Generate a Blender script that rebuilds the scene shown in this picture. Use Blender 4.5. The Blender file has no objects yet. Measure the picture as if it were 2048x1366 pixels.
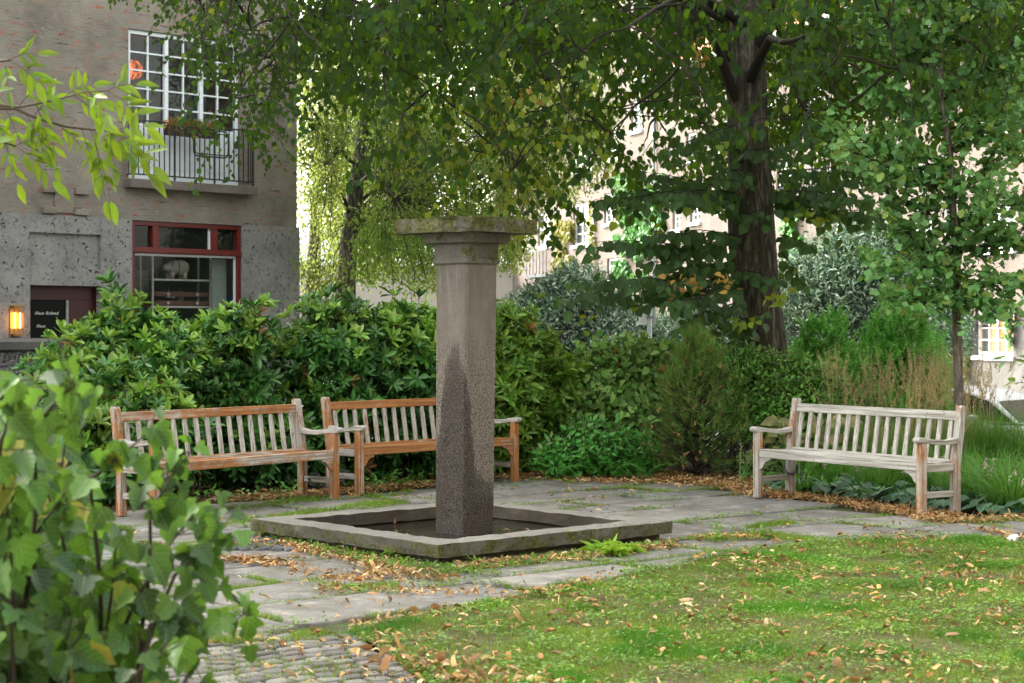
import bpy, bmesh, math, random
import numpy as np
from mathutils import Vector, Matrix, noise
random.seed(11); rng = np.random.default_rng(11)
R = math.radians
SC = bpy.context.scene; COL = SC.collection
# ---------------------------------------------------------------- camera
F, H, CX, HY = 3700.0, 1.58, 1024.0, 652.0      # focal length in px of a 2048 wide frame, eye height, centre x, horizon y
cam = bpy.data.objects.new("camera", bpy.data.cameras.new("camera")); COL.objects.link(cam); SC.camera = cam
cam.location = (0, 0, H); cam.rotation_euler = (R(90), 0, 0)
cam.data.sensor_width = 36; cam.data.lens = F / 2048 * 36; cam.data.shift_y = -(683 - HY) / 2048
cam.data.clip_start = .1; cam.data.clip_end = 2000
cam.data.dof.use_dof = True; cam.data.dof.focus_distance = 14.5; cam.data.dof.aperture_fstop = 5.6
# ---------------------------------------------------------------- light
SUN_EL, SUN_AZ = 35, -52           # azimuth measured from +Y towards +X
w = bpy.data.worlds.new("World"); SC.world = w; w.use_nodes = True
nt = w.node_tree; bg = nt.nodes["Background"]; sky = nt.nodes.new("ShaderNodeTexSky")
sky.sky_type = 'NISHITA'; sky.sun_disc = False; sky.sun_elevation = R(SUN_EL); sky.sun_rotation = R(SUN_AZ)
sky.air_density = 1.0; sky.dust_density = 4.0; sky.ozone_density = 1.0
hs_ = nt.nodes.new("ShaderNodeHueSaturation"); hs_.inputs["Saturation"].default_value = .28      # thin cloud takes the blue out of the sky
nt.links.new(sky.outputs[0], hs_.inputs["Color"]); mw_ = nt.nodes.new("ShaderNodeMix"); mw_.data_type = 'RGBA'; mw_.blend_type = 'MULTIPLY'; mw_.inputs[0].default_value = 1; nt.links.new(hs_.outputs[0], mw_.inputs[6]); mw_.inputs[7].default_value = (1.02, 1.0, .91, 1); nt.links.new(mw_.outputs[2], bg.inputs[0]); bg.inputs[1].default_value = 0.15
sl = bpy.data.lights.new("sun", 'SUN'); sl.energy = .8; sl.angle = R(1.5); sl.color = (1, .94, .84)
so = bpy.data.objects.new("sun", sl); COL.objects.link(so)
sd = Vector((math.sin(R(SUN_AZ)) * math.cos(R(SUN_EL)), math.cos(R(SUN_AZ)) * math.cos(R(SUN_EL)), math.sin(R(SUN_EL))))
so.rotation_euler = (-sd).to_track_quat('-Z', 'Y').to_euler(); so.location = sd * 60
SC.view_settings.view_transform = 'Standard'; SC.view_settings.look = 'None'; SC.view_settings.gamma = 1
SC.view_settings.use_curve_mapping = False; SC.view_settings.exposure = 3.0
SC.cycles.max_bounces = 8; SC.cycles.diffuse_bounces = 4; SC.cycles.transmission_bounces = 4
SC.cycles.glossy_bounces = 3; SC.cycles.transparent_max_bounces = 8
SC.cycles.sample_clamp_indirect = 6; SC.cycles.use_denoising = True
# ---------------------------------------------------------------- helpers
def W(px, py, d): return Vector(((px - CX) / F * d, d, H - (py - HY) / F * d))
def G(px, py, z=0.0):
    d = (H - z) * F / (py - HY); return Vector(((px - CX) / F * d, d, z))
def tag(o, label=None, cat=None, group=None, kind=None):
    if label: o["label"] = label
    if cat: o["category"] = cat
    if group: o["group"] = group
    if kind: o["kind"] = kind
    return o
def empty(name, loc=(0, 0, 0), rz=0.0, label=None, cat=None, group=None):
    o = bpy.data.objects.new(name, None); COL.objects.link(o); o.location = loc; o.rotation_euler = (0, 0, rz)
    o.empty_display_size = .1
    return tag(o, label, cat, group)
def link(name, me, parent=None):
    o = bpy.data.objects.new(name, me); COL.objects.link(o)
    if parent: o.parent = parent
    return o
class MB:
    def __init__(s): s.v = []; s.f = []; s.m = []; s.cur = 0
    def add(s, vs, fs):
        b = len(s.v); s.v += [tuple(v) for v in vs]; s.f += [[b + i for i in f] for f in fs]; s.m += [s.cur] * len(fs); return s
    def box(s, x0, x1, y0, y1, z0, z1, M=None):
        vs = [Vector(p) for p in ((x0,y0,z0),(x1,y0,z0),(x1,y1,z0),(x0,y1,z0),(x0,y0,z1),(x1,y0,z1),(x1,y1,z1),(x0,y1,z1))]
        if M is not None: vs = [M @ v for v in vs]
        return s.add(vs, [(3,2,1,0),(4,5,6,7),(0,1,5,4),(1,2,6,5),(2,3,7,6),(3,0,4,7)])
    def prism(s, poly, a, b, axis='x', M=None):
        n = len(poly); f = {'x': lambda p, t: (t, p[0], p[1]), 'y': lambda p, t: (p[0], t, p[1]), 'z': lambda p, t: (p[0], p[1], t)}[axis]
        vs = [Vector(f(p, a)) for p in poly] + [Vector(f(p, b)) for p in poly]
        if M is not None: vs = [M @ v for v in vs]
        fs = [tuple(range(n - 1, -1, -1)), tuple(range(n, 2 * n))] + [(i, (i + 1) % n, n + (i + 1) % n, n + i) for i in range(n)]
        return s.add(vs, fs)
    def tube(s, pts, r, n=6, closed=False, cap=True):
        pts = [Vector(p) for p in pts]; k = len(pts)
        rr = list(r) if hasattr(r, '__len__') else [r] * k
        prev = None; rings = []
        for i, p in enumerate(pts):
            if closed: t = pts[(i + 1) % k] - pts[i - 1]
            else: t = pts[min(i + 1, k - 1)] - pts[max(i - 1, 0)]
            if t.length < 1e-9: t = Vector((0, 0, 1))
            t.normalize()
            if prev is None: a = t.orthogonal().normalized()
            else:
                a = prev - t * prev.dot(t)
                a = a.normalized() if a.length > 1e-6 else t.orthogonal().normalized()
            prev = a; b = t.cross(a)
            rings.append([p + (a * math.cos(q) + b * math.sin(q)) * rr[i] for q in (2 * math.pi * j / n for j in range(n))])
        vs = [v for rg in rings for v in rg]; fs = []
        for i in range(k if closed else k - 1):
            i2 = (i + 1) % k
            fs += [(i * n + j, i * n + (j + 1) % n, i2 * n + (j + 1) % n, i2 * n + j) for j in range(n)]
        if not closed and cap: fs += [tuple(range(n - 1, -1, -1)), tuple((k - 1) * n + j for j in range(n))]
        return s.add(vs, fs)
    def lathe(s, prof, c=(0, 0, 0), n=16):
        c = Vector(c); vs = []; k = len(prof)
        for r, z in prof: vs += [c + Vector((r * math.cos(2*math.pi*j/n), r * math.sin(2*math.pi*j/n), z)) for j in range(n)]
        fs = [(i*n+j, i*n+(j+1)%n, (i+1)*n+(j+1)%n, (i+1)*n+j) for i in range(k-1) for j in range(n)]
        fs += [tuple(range(n-1,-1,-1)), tuple((k-1)*n+j for j in range(n))]
        return s.add(vs, fs)
    def build(s, name, mats, parent=None, bevel=0, smooth=False, seg=2):
        me = bpy.data.meshes.new(name); me.from_pydata(s.v, [], s.f)
        if not isinstance(mats, (list, tuple)): mats = [mats]
        for m in mats: me.materials.append(m)
        me.polygons.foreach_set("material_index", s.m)
        if smooth: me.polygons.foreach_set("use_smooth", [True] * len(s.f))
        me.update(); o = link(name, me, parent)
        if bevel:
            b = o.modifiers.new("bevel", 'BEVEL'); b.width = bevel; b.segments = seg; b.limit_method = 'ANGLE'; b.angle_limit = R(40)
        return o
def npmesh(name, V, faces, mats, mi=None, parent=None, smooth=False):
    """V (n,3) array; faces: list of (m,k) index arrays"""
    me = bpy.data.meshes.new(name); me.vertices.add(len(V)); me.vertices.foreach_set("co", np.asarray(V, dtype=np.float32).ravel())
    loops = np.concatenate([f.ravel() for f in faces]).astype(np.int32)
    tot = np.concatenate([np.full(len(f), f.shape[1]) for f in faces]).astype(np.int32)
    start = np.concatenate([[0], np.cumsum(tot)[:-1]]).astype(np.int32)
    me.loops.add(len(loops)); me.loops.foreach_set("vertex_index", loops)
    me.polygons.add(len(tot)); me.polygons.foreach_set("loop_start", start); me.polygons.foreach_set("loop_total", tot)
    if not isinstance(mats, (list, tuple)): mats = [mats]
    for m in mats: me.materials.append(m)
    if mi is not None: me.polygons.foreach_set("material_index", np.concatenate(mi).astype(np.int32))
    if smooth: me.polygons.foreach_set("use_smooth", np.ones(len(tot), dtype=bool))
    me.update(calc_edges=True); return link(name, me, parent)
# leaf templates: (verts along x=length, y=width, z=lift), face lists
def half_leaf(out, tip=1.0, sag=-.12, cup=.10):
    """out: list of (x, halfwidth) from base to tip; folded along the midrib"""
    k = len(out); v = [(0, 0, 0), (.5 * tip, 0, -.02 + sag * .25), (tip, 0, sag)]
    for x, y in out: v.append((x, y, cup * abs(y) + sag * x * x))
    for x, y in out: v.append((x, -y, cup * abs(y) + sag * x * x))
    l = [0] + [3 + i for i in range(k)] + [2, 1]; r = [0, 1, 2] + [3 + k + i for i in range(k - 1, -1, -1)]
    return np.array(v), [l[::-1], r[::-1]]
T_OVATE = half_leaf([(.15, .26), (.42, .42), (.75, .24)])
T_HEART = half_leaf([(-.06, .22), (.18, .48), (.5, .46), (.8, .2)], sag=-.16)
T_ELL = half_leaf([(.25, .30), (.62, .42), (.88, .24)], sag=-.10, cup=.25)
T_LANCE = half_leaf([(.2, .36), (.5, .46), (.8, .22)], sag=-.15, cup=.2)
T_SMALL = (np.array([(0,0,0),(.45,.38,.05),(1,0,-.08),(.45,-.38,.05)]), [[0,3,2,1]])
T_LOBE = half_leaf([(-.10, .16), (-.04, .34), (.10, .56), (.26, .66), (.34, .50), (.40, .34), (.56, .42), (.70, .36), (.84, .16)], sag=-.42, cup=.45)
T_FAN = half_leaf([(.2, .10), (.62, .50), (.82, .44), (.96, .24), (1.0, .06)], tip=.78, sag=-.06, cup=.12)
T_STRIP = (np.array([(0,-.5,0),(0,.5,0),(.35,-.45,.16),(.35,.5,.13),(.7,-.35,.15),(.7,.4,.2),(1,-.1,.02),(1,.12,.0)]), [[0,2,3,1],[2,4,5,3],[4,6,7,5]])
T_CURL = (np.array([(0,0,0),(.3,.45,.30),(.62,.42,.34),(.3,0,.04),(.66,0,.08),(1,0,.22),(.3,-.45,.26),(.62,-.36,.18)]), [[0,3,1],[3,4,2,1],[4,5,2],[0,6,3],[6,7,4,3],[7,5,4]])
T_NEEDLE = (np.array([(0,-.5,0),(0,.5,0),(1,0,0)]), [[0,1,2]])
T_BLADE = (np.array([(0,-.5,0),(0,.5,0),(.55,-.35,.04),(.55,.35,.04),(1,0,-.05)]), [[0,2,3,1],[2,4,3]])
class LB:
    """leaf buffer"""
    def __init__(s): s.p = []; s.a = []; s.n = []; s.l = []; s.w = []; s.t = []; s.mi = []
    def add(s, p, a, n, l, wd, mi=0): s.p.append(tuple(p)); s.a.append(tuple(a)); s.n.append(tuple(n)); s.l.append(l); s.w.append(wd); s.mi.append(mi)
    def ext(s, P, A, N, L, Wd, mi=None):
        s.p += P.tolist(); s.a += A.tolist(); s.n += N.tolist(); s.l += np.broadcast_to(L, len(P)).tolist(); s.w += np.broadcast_to(Wd, len(P)).tolist()
        s.mi += (np.zeros(len(P), int) if mi is None else mi).tolist()
    def build(s, name, mats, tmpl, parent=None, smooth=False):
        T, fs = tmpl; P = np.array(s.p); A = np.array(s.a); N = np.array(s.n); L = np.array(s.l)[:, None, None]; Wd = np.array(s.w)[:, None, None]
        A /= np.linalg.norm(A, axis=1, keepdims=True) + 1e-9
        N = N - A * (N * A).sum(1, keepdims=True); nn = np.linalg.norm(N, axis=1, keepdims=True)
        N = np.where(nn < 1e-4, np.cross(A, [[.3, .5, .8]]), N); N /= np.linalg.norm(N, axis=1, keepdims=True) + 1e-9
        B = np.cross(N, A); k = len(T)
        zs = 1 + rng.normal(0, .5, (len(P), 1, 1))
        V = P[:, None, :] + L * T[None, :, 0:1] * A[:, None, :] + Wd * T[None, :, 1:2] * B[:, None, :] + L * zs * T[None, :, 2:3] * N[:, None, :]
        off = (np.arange(len(P)) * k)[:, None]; faces = [off + np.array(f)[None, :] for f in fs]
        mi = [np.array(s.mi)] * len(fs)
        o = npmesh(name, V.reshape(-1, 3), faces, mats, mi, parent, smooth)
        at = o.data.attributes.new('leafco', 'FLOAT_VECTOR', 'POINT'); at.data.foreach_set('vector', np.tile(np.abs(T) * [1, 1, 0], (len(P), 1)).astype(np.float32).ravel()); return o
# ---------------------------------------------------------------- materials
class Mat:
    def __init__(s, name):
        s.m = bpy.data.materials.new(name); s.m.use_nodes = True; s.t = s.m.node_tree; s.b = s.t.nodes["Principled BSDF"]; s.out = s.t.nodes["Material Output"]
        s.b.inputs["Specular IOR Level"].default_value = .35
    def n(s, ty, **kw):
        nd = s.t.nodes.new("ShaderNode" + ty)
        for k, v in kw.items():
            if k.startswith("i_"):
                key = k[2:]; key = int(key) if key.isdigit() else key.replace("_", " "); s.put(nd.inputs[key], v)
            else: setattr(nd, k, v)
        return nd
    def put(s, sock, v):
        if isinstance(v, bpy.types.NodeSocket): s.t.links.new(v, sock)
        else: sock.default_value = v
    def obj(s, scale=(1, 1, 1), rot=(0, 0, 0)):
        tc = s.n("TexCoord"); mp = s.n("Mapping"); s.put(mp.inputs[0], tc.outputs["Object"]); mp.inputs["Scale"].default_value = scale; mp.inputs["Rotation"].default_value = rot; return mp.outputs[0]
    def noise(s, v, scale, detail=4, rough=.6, dist=0): return s.n("TexNoise", i_Vector=v, i_Scale=scale, i_Detail=detail, i_Roughness=rough, i_Distortion=dist).outputs[0]
    def vor(s, v, scale, feature='F1', out=0): return s.n("TexVoronoi", feature=feature, i_Vector=v, i_Scale=scale).outputs[out]
    def ramp(s, fac, stops, interp='LINEAR'):
        r = s.n("ValToRGB"); r.color_ramp.interpolation = interp; s.put(r.inputs[0], fac); e = r.color_ramp.elements
        while len(e) < len(stops): e.new(.5)
        for i, (p, c) in enumerate(stops):
            e[i].position = p
            if not hasattr(c, '__len__'): c = (c, c, c)
            e[i].color = (*c, 1)
        return r.outputs[0]
    def mix(s, fac, a, b, mode='MIX'):
        m = s.n("Mix", data_type='RGBA', blend_type=mode); s.put(m.inputs[0], fac)
        for sk, v in ((m.inputs[6], a), (m.inputs[7], b)):
            if isinstance(v, (tuple, list)): v = (*v[:3], 1)
            s.put(sk, v)
        return m.outputs[2]
    def math(s, op, a, b=0.0, c=0.0):
        m = s.n("Math", operation=op); s.put(m.inputs[0], a); s.put(m.inputs[1], b); s.put(m.inputs[2], c); return m.outputs[0]
    def bump(s, h, strength=.5, dist=.01):
        b = s.n("Bump", i_Strength=strength, i_Distance=dist, i_Height=h)
        s.put(s.b.inputs["Normal"], b.outputs[0]); return b.outputs[0]
    def col(s, c): s.put(s.b.inputs["Base Color"], (*c, 1) if isinstance(c, tuple) else c); return s
    def rough(s, r): s.put(s.b.inputs["Roughness"], r); return s
def plain(name, c, rough=.6, metal=0, vary=.12, scale=12):
    m = Mat(name); n = m.noise(m.obj(), scale)
    m.col(m.mix(m.ramp(n, [(.3, 0), (.7, 1)]), tuple(x * (1 - vary) for x in c), tuple(min(1, x * (1 + vary)) for x in c))).rough(rough); m.b.inputs["Metallic"].default_value = metal
    return m.m
def leafmat(name, cols, trans=(.30, .42, .05), tw=.28, rough=.5, spec=.28, clump=1.2, vein=0, gain=1.22, veins=0.0):
    m = Mat(name); g = m.n("NewGeometry"); n = len(cols)
    c = m.ramp(g.outputs["Random Per Island"], [(i / max(1, n - 1) * .98 + .01, x) for i, x in enumerate(cols)])
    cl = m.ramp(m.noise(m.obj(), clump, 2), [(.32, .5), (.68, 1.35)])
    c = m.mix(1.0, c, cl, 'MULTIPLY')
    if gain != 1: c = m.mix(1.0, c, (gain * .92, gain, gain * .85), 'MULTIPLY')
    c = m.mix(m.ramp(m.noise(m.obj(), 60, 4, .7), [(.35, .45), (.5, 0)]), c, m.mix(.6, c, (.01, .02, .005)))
    if vein: c = m.mix(m.ramp(m.noise(m.obj(), vein, 5, .7), [(.52, 0), (.66, .8)]), c, (.35, .30, .06))
    if veins:       # midrib and side veins, from the leaf's own length and width coordinates
        a_ = m.n("Attribute", attribute_name='leafco'); sx = m.n("SeparateXYZ"); m.put(sx.inputs[0], a_.outputs['Vector'])
        mid = m.ramp(sx.outputs[1], [(.008, 1), (.035, 0)]); sv = m.math('FRACT', m.math('MULTIPLY', m.math('SUBTRACT', sx.outputs[0], m.math('MULTIPLY', sx.outputs[1], .85)), 5.5))
        vn = m.math('MAXIMUM', mid, m.ramp(m.math('ABSOLUTE', m.math('SUBTRACT', sv, .5)), [(.03, .7), (.11, 0)])); c = m.mix(m.math('MULTIPLY', vn, veins), c, m.mix(.5, c, (.34, .46, .16))); m.bump(vn, .5, .004)
        c = m.mix(m.ramp(sx.outputs[1], [(.36, 0), (.62, .55)]), c, m.mix(.5, c, (.20, .24, .03)))
    m.col(c).rough(rough); m.b.inputs["Specular IOR Level"].default_value = spec
    tr = m.n("BsdfTranslucent"); m.put(tr.inputs[0], m.mix(.65, c, trans)); mx = m.n("MixShader"); mx.inputs[0].default_value = tw
    m.t.links.new(m.b.outputs[0], mx.inputs[1]); m.t.links.new(tr.outputs[0], mx.inputs[2]); m.t.links.new(mx.outputs[0], m.out.inputs[0]); return m.m
def wood(name, grain, grey):
    m = Mat(name); sc = {'x': (1.2, 34, 34), 'z': (34, 34, 1.2), 'y': (34, 1.2, 34)}[grain]
    g = m.noise(m.obj(sc), 1.6, 6, .65, .4); pat = m.noise(m.obj(), 3.2, 5, .7); lng = m.noise(m.obj(tuple(.5 if x < 5 else 9 for x in sc)), 1.5, 5, .7)
    tan = m.ramp(g, [(.25, (.10, .04, .016)), (.5, (.33, .14, .045)), (.75, (.46, .22, .08))])
    gr = m.ramp(g, [(.25, (.08, .07, .06)), (.42, (.30, .28, .25)), (.7, (.62, .60, .56))])
    mk = m.math('MULTIPLY_ADD', lng, .55, m.math('MULTIPLY', pat, .45))
    mask = m.ramp(mk, [(max(0, .60 - grey * .28 - .05), 0), (.60 - grey * .28 + .06, 1)])
    c = m.mix(mask, tan, gr); c = m.mix(m.ramp(g, [(.25, .85), (.36, 0)]), c, (.035, .027, .022)); c = m.mix(m.ramp(m.noise(m.obj(), 11, 5, .75), [(.58, 0), (.72, .55)]), c, (.06, .05, .04))
    m.col(c).rough(.75); m.bump(g, .5, .004); return m.m
def stone(name, a, b, dark=(.05, .045, .04), sp=140, spa=.35, patch=1.5, rough=.85, moss=0):
    m = Mat(name); o = m.obj(); n1 = m.noise(o, patch, 6, .65); n2 = m.noise(o, 14, 6, .7); v = m.vor(o, sp); 
    c = m.mix(m.ramp(n1, [(.35, 0), (.65, 1)]), a, b)
    c = m.mix(m.ramp(m.noise(o, sp * .8, 2), [(.52, 0), (.62, spa)]), c, dark)
    c = m.mix(m.ramp(m.noise(o, sp * .9 + 7, 2), [(.6, 0), (.68, spa)]), c, tuple(min(1, x * 1.9) for x in a))
    c = m.mix(m.ramp(n2, [(.3, .35), (.5, 0)]), c, dark)
    if moss:
        c = m.mix(m.ramp(m.noise(o, 6, 6, .75), [(.62 - moss * .25, 0), (.70 - moss * .2, .9)]), c, m.mix(m.ramp(m.noise(o, 40, 3), [(.35, 0), (.65, 1)]), (.018, .020, .005), (.11, .115, .015)))
    m.col(c).rough(rough); m.bump(m.math('MULTIPLY_ADD', m.noise(o, sp * .6, 3), .6, n2), .6, .008); return m
# ---------------------------------------------------------------- ground
def flat(name, pts, z, mat, **kw):
    mb = MB(); mb.add([(p[0], p[1], z) for p in pts], [tuple(range(len(pts)))]); o = mb.build(name, mat); return tag(o, **kw)
m = Mat("asphalt"); o_ = m.obj(); m.col(m.mix(m.ramp(m.noise(o_, 1.2, 5), [(.3, 0), (.7, 1)]), (.10, .10, .10), (.17, .165, .16))).rough(.9); m.bump(m.noise(o_, 90, 2), .3, .01); M_ASPH = m.m
m = Mat("soil"); o_ = m.obj(); m.col(m.ramp(m.noise(o_, 9, 7, .75), [(.3, (.018, .014, .009)), (.55, (.06, .042, .026)), (.75, (.10, .07, .04))])).rough(.95); m.bump(m.noise(o_, 22, 6, .7), .8, .03); M_SOIL = m.m
m = Mat("joint_soil"); o_ = m.obj(); m.col(m.mix(m.ramp(m.noise(o_, 3, 5, .7), [(.42, 0), (.58, 1)]), (.05, .04, .028), (.045, .07, .016))).rough(.95); m.bump(m.noise(o_, 60, 4), .8, .01); M_JOINT = m.m
m = Mat("turf"); o_ = m.obj(); m.col(m.mix(m.ramp(m.noise(o_, 14, 5, .7), [(.40, 0), (.6, 1)]), (.06, .085, .015), (.13, .105, .045))).rough(.95); m.bump(m.noise(o_, 70, 4), 1, .03); M_TURF = m.m
flat("ground", [(-900, -300), (900, -300), (900, 1500), (-900, 1500)], -.84, M_ASPH, kind="structure")
flat("street", [(-2, 25.5), (60, 25.5), (60, 140), (-2, 140)], -.80, M_ASPH, kind="structure")
mb = MB(); mb.box(-14, 9, -4, 23.6, -.83, -.035); tag(mb.build("garden_soil", M_SOIL), kind="structure")
PAVE = [G(*p) for p in [(-420, 1110), (100, 1030), (500, 1002), (700, 992), (880, 968), (1020, 948), (1180, 948), (1450, 968), (1520, 990), (1660, 1004), (1850, 1036), (2100, 1032), (2500, 1040), (2500, 1100), (2040, 1088), (1850, 1078), (1650, 1090), (1450, 1120), (1250, 1154), (1060, 1196), (860, 1238), (700, 1272), (790, 1312), (880, 1400), (960, 1520), (200, 1700), (-1200, 1500)]]
LAWN = [G(*p) for p in [(705, 1268), (860, 1235), (1060, 1193), (1250, 1151), (1450, 1117), (1650, 1087), (1850, 1076), (2040, 1086), (2500, 1098), (2700, 1500), (1900, 2400), (600, 2400), (900, 1500), (850, 1366), (775, 1308)]]
def inpoly(P, poly):
    x, y = P[:, 0], P[:, 1]; r = np.zeros(len(P), bool); n = len(poly)
    for i in range(n):
        x1, y1, x2, y2 = poly[i][0], poly[i][1], poly[(i + 1) % n][0], poly[(i + 1) % n][1]
        c = ((y1 > y) != (y2 > y)) & (x < (x2 - x1) * (y - y1) / ((y2 - y1) or 1e-9) + x1); r ^= c
    return r
flat("path_bed", PAVE, -.022, M_JOINT, kind="structure")
# lawn ground gently domed
mb = MB(); mb.add([(p[0], p[1], .008) for p in LAWN], [tuple(range(len(LAWN)))]); tag(mb.build("lawn", M_TURF), kind="structure")
BC = Vector((-.385, 13.72)); ANG = math.atan2(1.46, 1.655); UA = Vector((math.cos(ANG), math.sin(ANG))); UB = Vector((-UA.y, UA.x)); BH = 1.11
def loc2(a, b): return BC + UA * a + UB * b
def slabs(name, rects, zt, thick, mat, ch=.008, tilt=.004, jit=0.0):
    """rects (n,4): a0,a1,b0,b1 in the paving frame -> chamfered slabs in one mesh"""
    n = len(rects); a0, a1, b0, b1 = [rects[:, i] for i in range(4)]
    def ring(c, z): 
        A = np.stack([a0 + c, a1 - c, a1 - c, a0 + c], 1); B = np.stack([b0 + c, b0 + c, b1 - c, b1 - c], 1); return A, B, z
    jt = rng.normal(0, jit, (n, 4)); jt2 = rng.normal(0, jit, (n, 4)); z0 = zt + rng.normal(0, tilt * .6, (n, 1)) + rng.normal(0, tilt, (n, 4)); vs = []
    for c, z in ((0, z0 * 0 - thick), (0, z0 - ch), (ch, z0)):
        A, B, z = ring(c, z); A = A + jt; B = B + jt2
        vs.append(np.stack([BC.x + UA.x * A + UB.x * B, BC.y + UA.y * A + UB.y * B, z], 2))
    V = np.concatenate(vs, 1).reshape(-1, 3); off = (np.arange(n) * 12)[:, None]
    F4 = []
    for r in (0, 4):
        for i in range(4): F4.append(off + np.array([[r + i, r + (i + 1) % 4, r + 4 + (i + 1) % 4, r + 4 + i]]))
    F4.append(off + np.array([[8, 9, 10, 11]]))
    return npmesh(name, V, F4, mat)
m = Mat("slate"); o_ = m.obj(); g = m.n("NewGeometry")
c = m.ramp(g.outputs["Random Per Island"], [(0, (.13, .12, .108)), (.35, (.20, .188, .168)), (.6, (.145, .143, .138)), (1, (.27, .25, .222))])
c = m.mix(m.ramp(m.noise(o_, 2.2, 6, .7), [(.38, 0), (.66, .9)]), c, (.085, .08, .07)); c = m.mix(m.ramp(m.noise(o_, 5, 6, .8), [(.5, 0), (.66, .7)]), c, (.33, .315, .285)); c = m.mix(m.ramp(m.noise(o_, 24, 5, .8), [(.58, 0), (.68, .6)]), c, (.07, .065, .055))
c = m.mix(m.ramp(m.noise(o_, 120, 2), [(.55, 0), (.65, .35)]), c, (.07, .065, .06)); c = m.mix(m.ramp(m.noise(o_, 1.1, 5, .8), [(.56, 0), (.66, .5)]), c, (.10, .10, .045))
m.col(c).rough(m.ramp(m.noise(o_, 3, 4), [(.35, .55), (.65, .9)])); m.bump(m.math('MULTIPLY_ADD', m.noise(o_, 60, 3), .25, m.noise(o_, 9, 6, .7)), .55, .012); M_SLATE = m.m
m = Mat("granite_sett"); o_ = m.obj(); g = m.n("NewGeometry")
c = m.ramp(g.outputs["Random Per Island"], [(0, (.085, .08, .075)), (.5, (.13, .122, .112)), (1, (.20, .188, .172))]); c = m.mix(m.ramp(m.noise(o_, 90, 3), [(.5, 0), (.65, .5)]), c, (.08, .075, .07))
m.col(c).rough(.8); m.bump(m.noise(o_, 40, 5), .8, .01); M_SETT = m.m
SETT = [G(*p) for p in [(330, 1300), (420, 1268), (690, 1262), (770, 1300), (850, 1366), (980, 1560), (0, 1650), (-100, 1500)]]
rects = []; b = -12.0; JT = []
while b < 12:
    wd = random.choice([.42, .55, .7, .82]); a = -14 + random.random()
    while a < 14:
        ln = random.uniform(.55, 1.3); rects.append((a + .014, a + ln - .014, b + .014, b + wd - .014)); JT.append((a, b, ln, wd)); a += ln
    b += wd
rects = np.array(rects); cen = np.stack([BC.x + UA.x * (rects[:, 0] + rects[:, 1]) / 2 + UB.x * (rects[:, 2] + rects[:, 3]) / 2, BC.y + UA.y * (rects[:, 0] + rects[:, 1]) / 2 + UB.y * (rects[:, 2] + rects[:, 3]) / 2], 1)
keep = inpoly(cen, PAVE)
for ia in (0, 1):
    for ib in (2, 3): keep &= ~inpoly(np.stack([BC.x + UA.x * rects[:, ia] + UB.x * rects[:, ib], BC.y + UA.y * rects[:, ia] + UB.y * rects[:, ib]], 1), SETT)
rects = rects[keep]
tag(slabs("paving", rects, 0.0, .06, M_SLATE, .009, .006, .009), kind="structure")
s = .112; aa, bb = np.meshgrid(np.arange(-9, 3, s * 1.15), np.arange(-9, 3, s)); aa = aa + (np.arange(aa.shape[0]) % 2)[:, None] * s * .55
sr = np.stack([aa.ravel(), aa.ravel() + s * 1.15 - .028, bb.ravel(), bb.ravel() + s - .028], 1)
cen = np.stack([BC.x + UA.x * (sr[:, 0] + .05) + UB.x * (sr[:, 2] + .05), BC.y + UA.y * (sr[:, 0] + .05) + UB.y * (sr[:, 2] + .05)], 1)
SETTR = sr[inpoly(cen, SETT) & ~inpoly(cen, LAWN)]
tag(slabs("cobble_path", sr[inpoly(cen, SETT) & ~inpoly(cen, LAWN)], .002, .05, M_SETT, .006, .002, .004), kind="structure")
DR = [G(*p) for p in [(436, 1082), (560, 1070), (600, 1085), (575, 1104), (440, 1104)]]
aa, bb = np.meshgrid(np.arange(-3, 2, .085), np.arange(-3, 3, .03)); aa = aa + rng.uniform(-.02, .02, aa.shape)
sr = np.stack([aa.ravel(), aa.ravel() + .078, bb.ravel(), bb.ravel() + .022], 1)
cen = np.stack([BC.x + UA.x * sr[:, 0] + UB.x * sr[:, 2], BC.y + UA.y * sr[:, 0] + UB.y * sr[:, 2]], 1)
tag(slabs("stone_patch", sr[inpoly(cen, DR)], .018, .03, stone("edge_stone", (.06, .065, .075), (.16, .16, .17)).m, .006, .006, .004), kind="structure")
# ---------------------------------------------------------------- fountain
PC = Vector((-.34, 13.75))
fo = empty("fountain", (PC.x, PC.y, 0), 0, "old stone pillar with mossy capital standing in a low square water basin", "fountain")
def roughen(o, cuts, amp, freq, mat=None, shade=True):
    bm = bmesh.new(); bm.from_mesh(o.data); bmesh.ops.remove_doubles(bm, verts=bm.verts, dist=1e-5)
    L = max((e.calc_length() for e in bm.edges), default=1)
    for _ in range(cuts):
        es = [e for e in bm.edges if e.calc_length() > .05]
        if es: bmesh.ops.subdivide_edges(bm, edges=es, cuts=1, use_grid_fill=True)
    bm.normal_update()
    for v in bm.verts:
        n = noise.fractal(v.co * freq, 1.0, 2.0, 3); v.co += v.normal * n * amp
    bm.to_mesh(o.data); bm.free(); o.data.update(); return o
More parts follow.
